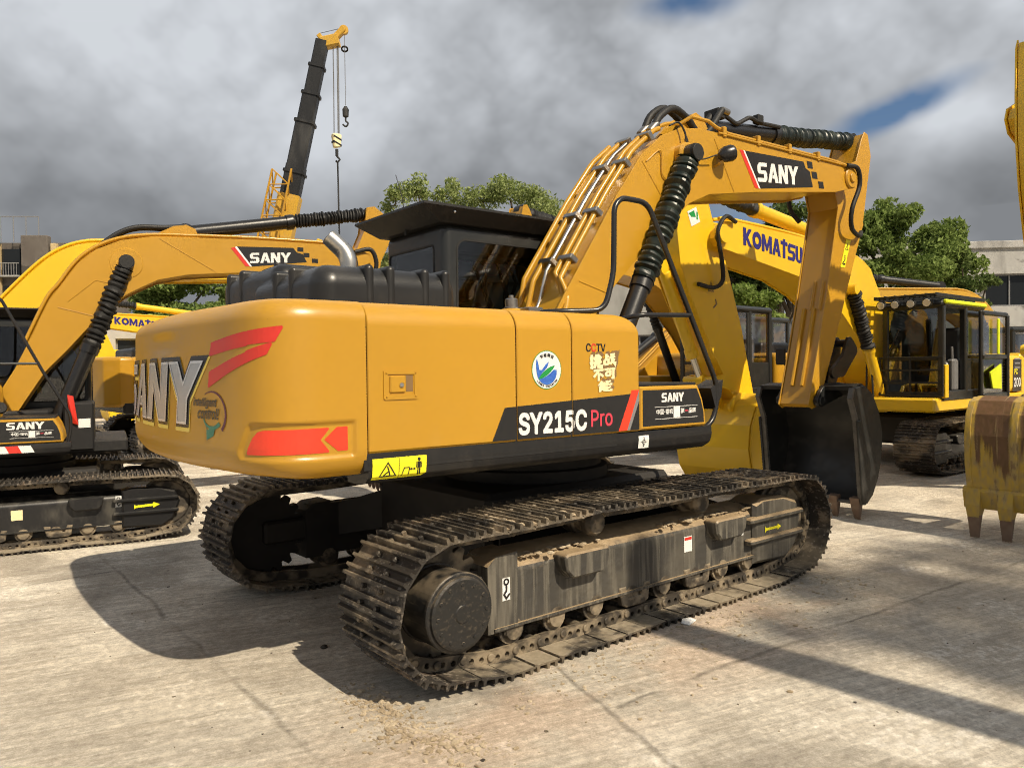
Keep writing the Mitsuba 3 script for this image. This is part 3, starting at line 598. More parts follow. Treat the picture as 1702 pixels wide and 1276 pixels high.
def sany_upper(k, main=True):
    cw = add(k, 'counterweight', CW.mesh(), 'paint_orange', smooth=35)
    add(k, 'inner_frame', merge(ext(side_section(0.012, y_in=-0.3, zb=1.2), -2.13, -0.32, axis='x'), box(-2.05, 0.60, -1.22, 1.25, 1.13, 1.20, 0.02), box(0.5, 1.3, -0.55, 1.30, 1.08, 1.24, 0.02), box(-2.1, -0.2, -0.5, 1.34, 1.19, 2.06, 0.03), box(-0.3, 0.4, -0.5, 0.35, 1.19, 1.66, 0.03)), 'black_matte')
    d1 = add(k, 'engine_door', body_panel(-2.109, -1.158), 'paint_orange', smooth=40)
    d2 = add(k, 'pump_door', body_panel(-1.150, -0.722), 'paint_orange', smooth=40)
    d3 = add(k, 'tank_panel', body_panel(-0.714, -0.119, True), 'paint_orange', smooth=False)
    # black belly skirt with its rolled lower edge
    sk = [(-1.338, 1.292), (-1.345, 1.24), (-1.335, 1.175), (-1.30, 1.14), (-1.22, 1.13), (-1.1, 1.13), (-1.1, 1.292)]
    m = ext(sk, -2.105, 0.66, axis='x')
    r = 0.10; c = [(-2.2, 1.0), (0.60, 1.0)] + [(0.66 - r + r * math.cos(t), 1.13 + r + r * math.sin(t)) for t in np.linspace(-PI / 2, 0, 9)] + [(0.66, 1.4), (-2.2, 1.4)]
    skirt = add(k, 'belly_skirt', from_m(to_m(m) ^ to_m(ext(c, -1.5, -1.0))), 'paint_black', smooth=40)
    # tool box ahead of the tank
    tp = [(-0.113, 1.300), (0.575, 1.300), (0.585, 1.32), (0.575, 1.40), (0.545, 1.50), (0.50, 1.585), (0.49, 1.592), (-0.113, 1.592)]
    tb = add(k, 'tool_box', ext(tp, -1.355, -0.62, b=0.012), 'paint_orange')
    add(tb, 'step_plate', box(-0.10, 0.50, -1.33, -0.62, 1.592, 1.612, 0.004), 'black_matte')
    ins = [(-0.085, 1.325), (0.555, 1.325), (0.55, 1.40), (0.52, 1.49), (0.475, 1.567), (-0.085, 1.567)]
    add(tb, 'black_panel', on_side(Polygon(ins), -1.3552), 'black_print', smooth=False)
    add(tb, 'lettering', on_side(place2(WORD, *((0.10, 1.482, 0.235, 0.062) if main else (0.0, 1.472, 0.39, 0.085))), -1.3576), 'white_print', smooth=False)
    g = unary_union([hanzi_row('中国', 0.045, 1.398, 0.036, 0.036), Point(0.13, 1.416).buffer(0.004), hanzi_row('挖机', 0.14, 1.398, 0.036, 0.036), hanzi_row('第', 0.30, 1.398, 0.036, 0.036), hanzi_row('品牌', 0.385, 1.398, 0.036, 0.036)])
    add(tb, 'slogan', on_side(unary_union([g, sbox(0.03, 1.448, 0.48, 1.451), sbox(0.03, 1.367, 0.48, 1.370)]), -1.3576), 'white_print', smooth=False)
    add(tb, 'slogan_stroke', on_side(sbox(0.345, 1.412, 0.378, 1.419), -1.3576), 'pink_print', smooth=False)
    add(tb, 'sticker_square', on_side(sbox(0.222, 1.372, 0.29, 1.45), -1.3579), 'white_print', smooth=False)
    if main:
        # stripe and model lettering across the doors
        stripe = Polygon([(-1.335, 1.309), (-1.243, 1.497), (-0.20, 1.547), (-0.318, 1.309)])
        for d, x0, x1 in ((d1, -2.1, -1.1585), (d2, -1.1495, -0.7225), (d3, -0.7135, -0.12)):
            add(d, 'black_stripe', on_side(stripe.intersection(sbox(x0, 1.2, x1, 1.7)), -1.3552), 'black_print', smooth=False)
        t = mesh_outline(text('SY215C', 0.1, bold=True)).buffer(0.003, join_style=2); t = place2(t, -1.146, 1.330, 0.545, 0.134)
        add(d2, 'lettering', on_side(t.intersection(sbox(-1.15, 1.2, -0.7225, 1.7)), -1.3578), 'white_print', smooth=False)
        add(d3, 'lettering', on_side(t.intersection(sbox(-0.7135, 1.2, -0.5, 1.7)), -1.3578), 'white_print', smooth=False)
        t = mesh_outline(text('Pro', 0.1)); add(d3, 'red_lettering', on_side(place2(t.buffer(0.002), -0.565, 1.348, 0.19, 0.108), -1.3578), 'pink_print', smooth=False)
        add(d3, 'red_bar', on_side(Polygon([(-0.318, 1.309), (-0.19, 1.572), (-0.122, 1.572), (-0.238, 1.309)]), -1.3556), 'red_reflective', smooth=False)
        add(d3, 'grey_bar', on_side(Polygon([(-0.238, 1.309), (-0.122, 1.572), (-0.122, 1.50), (-0.212, 1.309)]), -1.3556), 'grey_print', smooth=False)
        add(d3, 'black_corner', on_side(Polygon([(-0.212, 1.309), (-0.122, 1.50), (-0.122, 1.309)]), -1.3556), 'black_print', smooth=False)
        # round leaf badge on the pump door
        cx, cz, R = -0.925, 1.712, 0.112
        b = add(d2, 'round_badge', on_side(Point(cx, cz).buffer(R, 24), -1.3552), 'white_print', smooth=False)
        disc = Point(cx, cz - 0.012).buffer(0.077, 24)
        add(d2, 'badge_rim', on_side(Point(cx, cz).buffer(R + .003, 24).difference(Point(cx, cz).buffer(R - 0.0005, 24)), -1.3556), 'green_print', smooth=False)
        def leaf(a, L, w): return affinity.translate(affinity.rotate(affinity.scale(Point(0, 0).buffer(0.5, 16).intersection(Point(0.0, 0.36).buffer(0.62, 20)).intersection(Point(0, -0.36).buffer(0.62, 20)), L, w), a, origin=(0, 0)), cx - 0.066 + 0.5 * L * math.cos(math.radians(a)), cz - 0.055 + 0.5 * L * math.sin(math.radians(a)))
        l1, l2, l3 = leaf(32, 0.15, 0.062), leaf(52, 0.13, 0.045), leaf(96, 0.12, 0.04)
        band = affinity.translate(l2, 0.0, 0.008).union(l1.buffer(0.004))
        add(d2, 'badge_globe', on_side(unary_union([disc.intersection(sbox(cx - .1, cz - .2, cx + .1, cz - .0)).difference(leaf(32, 0.17, 0.075)), l3.difference(l2.buffer(.004)), l2.difference(l1.buffer(0.005))]), -1.3578), 'blue_print', smooth=False)
        add(d2, 'badge_leaf', on_side(l1.difference(affinity.rotate(sbox(cx - .07, cz - .002, cx + .09, cz + .002), 32, origin=(cx - .02, cz - .01))), -1.3578), 'green_print', smooth=False)
        ring = []
        for i, c in enumerate('节能建设'):
            a = math.radians(118 - i * 19); q = place2(hanzi(c, .07), -0.011, -0.011, 0.022, 0.022)
            ring.append(affinity.translate(affinity.rotate(q, math.degrees(a) - 90, origin=(0, 0)), cx + 0.088 * math.cos(a), cz + 0.088 * math.sin(a)))
        for i, c in enumerate('LOWER EMISSION'):
            if c == ' ': continue
            a = math.radians(222 + i * 7.4); q = affinity.translate(mesh_outline(text(c, 0.012, bold=True)), -0.005, -0.006)
            ring.append(affinity.translate(affinity.rotate(q, math.degrees(a) + 90, origin=(0, 0)), cx + 0.098 * math.cos(a), cz + 0.098 * math.sin(a)))
        add(d2, 'badge_writing', on_side(unary_union(ring), -1.3579), 'black_print', smooth=False)
        # programme logo on the tank panel
        q = mesh_outline(text('CCTV', 0.05, bold=True)); q = place2(q, -0.60, 1.822, 0.17, 0.052)
        inner = q.buffer(-0.0052)
        cmid = sbox(-0.558, 1.7, -0.515, 1.9)
        g_ = q.difference(inner.buffer(-0.0008)).difference(cmid); add(d3, 'programme_logo', [on_side(o_, -1.3556) for o_ in getattr(g_, 'geoms', [g_])], 'black_print', smooth=False)
        add(d3, 'programme_logo', on_side(q.difference(inner.buffer(-0.0008)).intersection(cmid), -1.3556), 'red_print', smooth=False)
        rows = [('挑战', -0.575, 1.715, 0.118, 0.095, .105), ('不可', -0.545, 1.640, 0.098, 0.075, .1), ('能', -0.505, 1.565, 0.13, 0.075, .085)]
        face = unary_union([hanzi_row(c, x, z, w, h, 0.03, sw) for c, x, z, w, h, sw in rows]); warp = lambda g: affinity.skew(g, ys=4, origin=(-0.46, 1.65))
        face = warp(face)
        add(d3, 'slogan_shadow', on_side(unary_union([affinity.translate(face, 0.0025 * i, 0.0022 * i) for i in range(9)]).union(Polygon([(-0.345, 1.82), (-0.30, 1.835), (-0.325, 1.76), (-0.345, 1.745)])), -1.3554), 'brown_print', smooth=False)
        add(d3, 'slogan', on_side(face, -1.3578), 'cream_print', smooth=False)
        # door latch in its pressed frame
        lx0, lx1, lz0, lz1 = -2.022, -1.818, 1.568, 1.722
        fr = unary_union([sbox(lx0, lz0, lx1, lz1)]).buffer(0.0); fr = fr.buffer(-0.012).buffer(0.012)
        pl = add(d1, 'latch_frame', merge(outward(on_side(fr.difference(sbox(lx0 + .024, lz0 + .024, lx1 - .024, lz1 - .024)), -1.3545, 0.007)), [cyl((x, -1.368, z), (x, -1.35, z), 0.005, 8) for x in (lx0 + .016, lx1 - .016) for z in (lz0 + .016, lz1 - .016)]), 'paint_orange')
        add(d1, 'latch_plate', merge(box(lx0 + .026, lx1 - .026, -1.3553, -1.34, lz0 + .026, lz1 - .026, 0.001), box(lx0 + .034, lx0 + .125, -1.366, -1.34, lz0 + .034, lz1 - .03, 0.006)), 'paint_orange')
        add(d1, 'latch_recess_film', on_side(sbox(lx0 + .132, lz0 + .04, lx1 - .03, lz1 - .03), -1.3554, 0.001), 'brown_print', smooth=False)  # flat brown film; the shade of a recess put into colour
        add(d1, 'lock_barrel', cyl((lx0 + .10, -1.376, (lz0 + lz1) / 2 - .003), (lx0 + .10, -1.35, (lz0 + lz1) / 2 - .003), 0.0125, 20), 'chrome')
        # counterweight marks: letters, wing stripes, reflective strip, round mark
        s_of = lambda y: float(np.interp(y, CW.P[20:-20, 1], CW.s[20:-20]))
        cwmark(cw)
        # belly stickers
        ys = on_side(sbox(-2.085, 1.158, -1.765, 1.268), 0)
        def lean(m):    # the rolled skirt under the sticker
            v = np.array(m.vertices); z = v[:, 2]; yy = np.interp(z, [1.14, 1.175, 1.24, 1.292], [-1.30, -1.335, -1.345, -1.338]); v[:, 1] = yy + (v[:, 1]) - 0.0015; return tri(v, m.faces)
        def strip(x0, x1, z0, z1): return unary_union([sbox(x0, z0, x1, z1)])
        def sticker(geom, lift): # cut into bands so that it follows the roll
            a, b, c, d = geom.bounds; parts = [on_side(geom.intersection(sbox(a - 1, z, c + 1, z + 0.0125)), -lift, 0.0012) for z in np.arange(math.floor(b * 80) / 80, d, 0.0125) if geom.intersection(sbox(a - 1, z, c + 1, z + 0.0125)).area > 1e-7]
            return lean(merge(parts))
        st = add(skirt, 'warning_sticker', sticker(Polygon([(-2.085, 1.158), (-1.79, 1.158), (-1.765, 1.175), (-1.765, 1.268), (-2.085, 1.268)]), 0.0012), 'yellow_print', smooth=False)
        tri_o = Polygon([(-2.05, 1.172), (-1.945, 1.172), (-1.998, 1.25)]); man = unary_union([Point(-1.812, 1.25).buffer(.009), sbox(-1.822, 1.205, -1.802, 1.238), sbox(-1.821, 1.168, -1.814, 1.21), sbox(-1.81, 1.168, -1.803, 1.21), sbox(-1.829, 1.205, -1.825, 1.236), sbox(-1.799, 1.205, -1.795, 1.236)])
        pict = unary_union([tri_o.difference(tri_o.buffer(-0.006)), LineString([(-2.02, 1.18), (-1.99, 1.2), (-2.0, 1.225)]).buffer(.003), LineString([(-1.985, 1.18), (-1.99, 1.2)]).buffer(.003), sbox(-1.932, 1.16, -1.930, 1.266), LineString([(-1.915, 1.17), (-1.90, 1.21), (-1.868, 1.21), (-1.875, 1.17)]).buffer(.0022), sbox(-1.868, 1.1985, -1.832, 1.2025), Polygon([(-1.868, 1.2005), (-1.856, 1.208), (-1.856, 1.193)]), Polygon([(-1.831, 1.2005), (-1.843, 1.208), (-1.843, 1.193)]), man])
        add(skirt, 'warning_print', sticker(pict, 0.0034), 'black_print', smooth=False)
        add(skirt, 'lift_sticker', sticker(sbox(-0.118, 1.18, -0.018, 1.265), 0.0012), 'white_print', smooth=False)
        cxs, czs = -0.068, 1.222
        add(skirt, 'lift_print', sticker(unary_union([sbox(cxs - .03, czs - .0015, cxs + .03, czs + .0015), sbox(cxs - .0015, czs - .03, cxs + .0015, czs + .03), Point(cxs, czs).buffer(.016).difference(Point(cxs, czs).buffer(.0125)), Polygon([(cxs, czs + .034), (cxs - .007, czs + .022), (cxs + .007, czs + .022)]), Polygon([(cxs, czs - .034), (cxs - .007, czs - .022), (cxs + .007, czs - .022)])]), 0.0034), 'black_print', smooth=False)
    else:
        for i in range(9):
            x = -0.11 + (i - 6) * 0.13
            add(k, 'hazard_stripe', on_side(Polygon([(x, 1.19), (x + 0.13, 1.19), (x + 0.09, 1.275), (x - 0.04, 1.275)]), -1.348), 'red_print' if i % 2 else 'white_print', smooth=False)
        stripe = Polygon([(-1.335, 1.309), (-1.243, 1.497), (-0.12, 1.547), (-0.12, 1.309)])
        add(d3, 'black_stripe', on_side(stripe.intersection(sbox(-0.7135, 1.2, -0.12, 1.7)), -1.3552), 'black_print', smooth=False)
    # tank filler neck and fittings on the deck
    add(k, 'filler_neck', merge(cyl((-0.80, -0.86, 2.05), (-0.80, -0.86, 2.115), 0.075, 24, 0.012)), 'paint_orange')
    add(k, 'breather_cap', merge(cyl((-0.80, -0.86, 2.113), (-0.80, -0.86, 2.128), 0.05, 20), lathe([(0, 0.032), (0.0, 0.043), (0.05, 0.043), (0.058, 0.036), (0.058, 0.0)], (-0.80, -0.86, 2.126), (0, 0, 1), 14), cyl((-0.80, -0.86, 2.18), (-0.80, -0.86, 2.205), 0.018, 12)), 'steel')
    # engine hood: ribbed black plastic
    hood(k)
    # exhaust
    P = fillet([(-1.53, 0.02, 2.33), (-1.53, 0.02, 2.47), (-1.55, 0.04, 2.54), (-1.645, 0.09, 2.645)], 0.09, 6)
    ex = tube(smooth_path(P, 3), 0.062, 20)
    ex = add(k, 'exhaust_pipe', ex, 'pipe_steel', smooth=40); e = P[-1]; t = (P[-1] - P[-2]) / np.linalg.norm(P[-1] - P[-2])
    add(ex, 'exhaust_mouth_disc', cyl(e - t * 0.01, e + t * 0.004, 0.055, 20, 0.001), 'undercarriage')  # black disc closes the pipe; the shade of an open bore painted
    cabin(k, main)

def cwmark(cw):
    yy = CW.P[:, 1]; S = lambda y: float(np.interp(y, yy, CW.s))
    def lay(name, geom, lift, m): return add(cw, name, CW.wrap(geom, lift), m, smooth=False)
    # raised maker's word across the tail: it reads from left to right as seen from behind, so s decreases to the right
    w = place2(WORD, 0, 0, 2.0, 0.34); s0 = 3.07
    out = affinity.translate(affinity.scale(w, -1, 1, origin=(0, 0)), s0, 1.442)
    lay('letter_edge', affinity.translate(out, -0.006, -0.010).buffer(0.030, join_style=2), 0.003, 'pale_yellow_print')
    lay('letter_back', affinity.translate(out, -0.004, 0.004).buffer(0.022, join_style=2), 0.005, 'black_print')
    for g in sorted(out.geoms, key=lambda g: g.bounds[0]): lay('tail_lettering', g, 0.008, 'silver_print')
    for g in sorted(out.geoms, key=lambda g: g.bounds[0]): lay('letter_bevel', g.difference(g.buffer(-0.014, join_style=2)), 0.010, 'chrome_print')
    # red wing stripes
    def wing(P): return Polygon(P).buffer(-0.008).buffer(0.008)
    lay('red_stripe', wing([(0.993, 1.872), (0.410, 1.938), (0.455, 1.860), (0.605, 1.848), (0.618, 1.842), (1.015, 1.801)]), 0.003, 'red_print')
    lay('red_stripe', wing([(1.008, 1.723), (0.63, 1.812), (0.615, 1.822), (0.461, 1.862), (0.495, 1.80), (1.015, 1.638)]), 0.003, 'red_print')
    # reflective strip in its recess
    lay('reflective_strip', Polygon([(0.645, 1.318), (0.635, 1.345), (0.60, 1.40), (0.565, 1.43), (0.53, 1.438), (0.192, 1.443), (0.243, 1.385), (0.196, 1.325), (0.196, 1.321)]).buffer(-.006).buffer(.006), 0.003, 'red_reflective')
    lay('reflective_strip', Polygon([(0.158, 1.443), (0.100, 1.444), (0.100, 1.326), (0.152, 1.325), (0.224, 1.385)]).buffer(-.005).buffer(.005), 0.003, 'red_reflective')
    # round control mark: arc, two lines of writing, green swoosh
    def arc(cx, cz, rx, rz, a0, a1, w0, w1):
        t = np.linspace(math.radians(a0), math.radians(a1), 26); w = np.linspace(w0, w1, 26)
        o = np.column_stack([cx + (rx + w) * np.cos(t), cz + (rz + w) * np.sin(t)]); i = np.column_stack([cx + rx * np.cos(t), cz + rz * np.sin(t)])[::-1]
        return Polygon(np.vstack([o, i])).buffer(0)
    mir = lambda g, c=0.955: affinity.translate(affinity.scale(g, -1.42, 1.16, origin=(c, 1.49)), 0.015, 0.005)
    lay('mark_arc', mir(arc(0.955, 1.50, 0.115, 0.095, 120, -40, 0.004, 0.016)), 0.003, 'plum_print')
    lay('mark_swoosh', mir(unary_union([arc(0.965, 1.488, 0.065, 0.04, 192, 330, 0.006, 0.022).union(Polygon([(0.905, 1.475), (0.93, 1.43), (1.0, 1.452), (0.985, 1.405), (0.93, 1.385), (0.925, 1.43)]))]).buffer(0)), 0.003, 'teal_print')
    for line, x, z, wd in (('intelligent', 0.80, 1.523, 0.205), ('control!', 0.845, 1.478, 0.18)):
        g = affinity.skew(mesh_outline(text(line, 0.04)), xs=12, origin=(0, 0)); g = place2(g, x, z, wd, 0.047)
        lay('mark_writing', mir(g.buffer(0.0012)), 0.0042, 'black_print')
    return

mat('pale_yellow_print', (0.80, 0.62, 0.12), 0.35, coat=0.3)
mat('chrome_print', (0.66, 0.68, 0.71), 0.25, metal=0.3, coat=0.4)
mat('plum_print', (0.10, 0.015, 0.04), 0.4)

def hood(k):
    a = rbox(-2.13, -1.16, -0.80, 0.30, 1.9, 2.335, 0.125, 24); b = rbox(-2.10, -1.30, -0.10, 0.98, 1.9, 2.42, 0.10, 24)
    dip = m3.Manifold.sphere(0.42, 40).scale((1, 0.5, 0.34)).translate((-2.0, 0.32, 2.53))
    m = add(k, 'engine_hood', from_m(a + b - dip), 'hood_plastic', smooth=35)
    for x in (-1.80, -1.66, -1.42, -1.27):
        add(m, 'hood_rib', from_m(rbox(x - 0.03, x + 0.03, -0.809, 0.2, 2.0, 2.343, 0.028, 16)), 'hood_plastic', smooth=35)
    for y in (-0.42, -0.16):
        add(m, 'hood_rib', from_m(rbox(-2.139, -1.3, y - 0.03, y + 0.03, 2.0, 2.347, 0.028, 16)), 'hood_plastic', smooth=35)
    for y in (0.55, 0.82):
        add(m, 'hood_rib', from_m(rbox(-2.109, -1.4, y - 0.03, y + 0.03, 2.0, 2.433, 0.028, 16)), 'hood_plastic', smooth=35)
    add(m, 'hood_catch', merge(cyl((-1.95, 0.12, 2.36), (-1.95, 0.12, 2.43), 0.03, 12), cyl((-1.90, 0.12, 2.40), (-2.02, 0.12, 2.43), 0.018, 10)), 'rubber')

def cabin(k, main):
    x0, x1, y0, y1, z0, z1 = -0.47, 1.33 if main else 0.86, 0.45, 1.44, 1.22, 2.94
    shell = rbox(x0, x1, y0, y1, z0, z1, 0.07, 24) - rbox(x0 + 0.055, x1 - 0.055, y0 + 0.055, y1 - 0.055, z0 + 0.05, z1 - 0.06, 0.05, 16)
    win = lambda a, b, c, d, e, f, r: m3.Manifold.batch_hull([m3.Manifold.sphere(r, 16).translate((x, y, z)) for x in (a + r, b - r) for y in (c + r, d - r) for z in (e + r, f - r)])
    right = (x0 + 0.13, x1 - 0.08, y0 - 0.2, y0 + 0.2, 1.75, 2.80, 0.085)
    rear = (x0 - 0.2, x0 + 0.2, y0 + 0.17, y1 - 0.08, 2.2, 2.76, 0.035)
    front = (x1 - 0.2, x1 + 0.2, y0 + 0.07, y1 - 0.07, 1.5, 2.82, 0.07)
    left = (x0 + 0.5, x1 - 0.1, y1 - 0.2, y1 + 0.2, 1.85, 2.80, 0.07)
    for wd in (right, rear, front, left): shell = shell - win(*wd)
    c = add(k, 'cab', from_m(shell), 'cab_black', smooth=40)
    add(c, 'side_window', box(x0 + 0.10, x1 - 0.06, y0 + 0.006, y0 + 0.011, 1.72, 2.83, 0.001), 'tint_glass', smooth=False)
    add(c, 'rear_window', box(x0 + 0.005, x0 + 0.010, y0 + 0.14, y1 - 0.06, 2.17, 2.79, 0.001), 'tint_glass', smooth=False)
    add(c, 'windscreen', box(x1 - 0.012, x1 - 0.007, y0 + 0.05, y1 - 0.05, 1.48, 2.85, 0.001), 'tint_glass', smooth=False)
    # pressed frame lines round the panes
    def ring(o, d): return o.difference(o.buffer(-d))
    o = sbox(x0 + 0.13, 1.75, x1 - 0.08, 2.80).buffer(-0.085).buffer(0.10)
    add(c, 'window_seal', on_side(ring(o, 0.018), y0 + 0.002, 0.006), 'rubber', smooth=False)
    o = sbox(-y1 + 0.08, 2.2, -y0 - 0.17, 2.76).buffer(-0.03).buffer(0.045)
    m = flat(ring(o, 0.016), 0.006); v = np.asarray(m.vertices)
    add(c, 'window_seal', outward(tri(np.column_stack([x0 + 0.002 - v[:, 2], -v[:, 0], v[:, 1]]), m.faces)), 'rubber', smooth=False)
    seat = add(k, 'operator_seat', merge(box(0.10, 0.62, 0.70, 1.18, 1.62, 1.78, 0.05), box(-0.02, 0.14, 0.70, 1.18, 1.70, 2.32, 0.05), box(0.0, 0.12, 0.80, 1.08, 2.34, 2.54, 0.04)), 'seat_fabric')
    # sun and rain visor: folded black sheet standing over the roof
    fx = x1 + 0.12; top = [(-0.75, 0.30), (fx, 0.30), (fx, 1.50), (-0.75, 1.50)]
    lo = [(-0.54, 0.40), (fx - .05, 0.40), (fx - .05, 1.42), (-0.54, 1.42)]
    vis = hull([(x * .995, y, 3.05) for x, y in top] + [(x, y, 3.03) for x, y in top] + [(x, y, 2.92) for x, y in lo])
    v = add(k, 'roof_visor', vis, 'black_matte', smooth=20)
    add(v, 'visor_bolt', [cyl((x, 0.325, 2.995), (x, 0.31, 2.998), 0.012, 10) for x in (-0.45,)][0], 'chrome')
    add(v, 'visor_lug', cyl((0.25, 0.42, 3.03), (0.25, 0.42, 3.075), 0.03, 12), 'paint_ochre')
    add(c, 'aerial', merge(tube([(-0.55, 0.93, 2.93), (-0.56, 0.96, 3.2), (-0.585, 1.03, 3.42)], [0.006, 0.004, 0.003], 6), cyl((-0.55, 0.93, 2.88), (-0.55, 0.93, 2.95), 0.012, 8)), 'rubber')
mat('cab_black', lambda p, n, uv: mix((0.016, 0.018, 0.019), (0.05, 0.047, 0.042), smoothstep(0.45, 0.8, fbm(p.x * 4, p.y * 4, p.z * 4, 4)) * 0.4), 0.34, coat=0.3)
scene['tint_glass'] = {'type': 'thindielectric', 'int_ior': 1.55, 'specular_transmittance': rgb((0.10, 0.115, 0.12))}
# ------------------------------------------------------------------ main machine's boom, stick and bucket
BOOM = [(-0.10, 1.93), (0.12, 2.27), (0.74, 3.16), (1.05, 3.55), (1.31, 3.76), (1.56, 3.87), (1.81, 3.915), (2.05, 3.925), (4.30, 3.975), (4.56, 3.985), (4.66, 3.93), (4.68, 3.84), (4.62, 3.755), (4.21, 3.65), (2.72, 3.45), (1.97, 3.33), (1.68, 3.21), (1.33, 2.94), (1.12, 2.78), (0.67, 2.37), (0.42, 2.08), (0.24, 1.80), (0.16, 1.60), (-0.02, 1.56), (-0.13, 1.66)]
STICK = [(5.13, 4.52), (5.21, 4.50), (5.28, 4.25), (5.07, 3.36), (4.74, 2.66), (4.40, 1.91), (4.13, 1.36), (4.06, 1.27), (3.95, 1.24), (3.87, 1.29), (3.90, 1.36), (4.08, 1.91), (4.28, 2.59), (4.52, 3.54), (4.44, 3.76), (4.42, 3.96), (4.52, 4.07), (4.72, 4.06), (4.93, 4.14), (5.06, 4.42)]
BUCKET = [(4.29, 0.20), (4.26, 0.40), (4.225, 0.70), (4.17, 1.12), (4.06, 1.36), (4.10, 1.47), (4.30, 1.50), (4.50, 1.40), (4.64, 1.20), (4.72, 0.95), (4.70, 0.68), (4.62, 0.45), (4.50, 0.27), (4.38, 0.19)]
def arc_len(P): return np.r_[0, np.cumsum(np.linalg.norm(np.diff(P, axis=0), axis=1))]
def along(P, s):
    P = np.asarray(P, float); L = arc_len(P); return np.array([np.interp(s, L, P[:, k]) for k in range(P.shape[1])]).T
TOPLINE = np.array([(0.02, 2.12), (0.12, 2.27), (0.74, 3.16), (1.05, 3.55), (1.31, 3.76), (1.56, 3.87), (1.81, 3.915), (2.05, 3.925), (4.30, 3.975)])
def above(s, h):
    """a point h above the boom's top plate, at arc length s along it."""
    a, b = along(TOPLINE, np.maximum(np.asarray(s) - 0.04, 0)), along(TOPLINE, np.asarray(s) + 0.04); t = (b - a) / np.linalg.norm(b - a, axis=-1, keepdims=True)
    return along(TOPLINE, s) + np.stack([-t[..., 1], t[..., 0]], -1) * h
def top_pipe(s0, s1, y, h, n=26):
    s = np.linspace(s0, s1, n); q = above(s, h); return np.column_stack([q[:, 0], np.full(n, y), q[:, 1]])
def weld(P, y, r=0.006): return tube([(x, y, z) for x, z in P], r, 6)

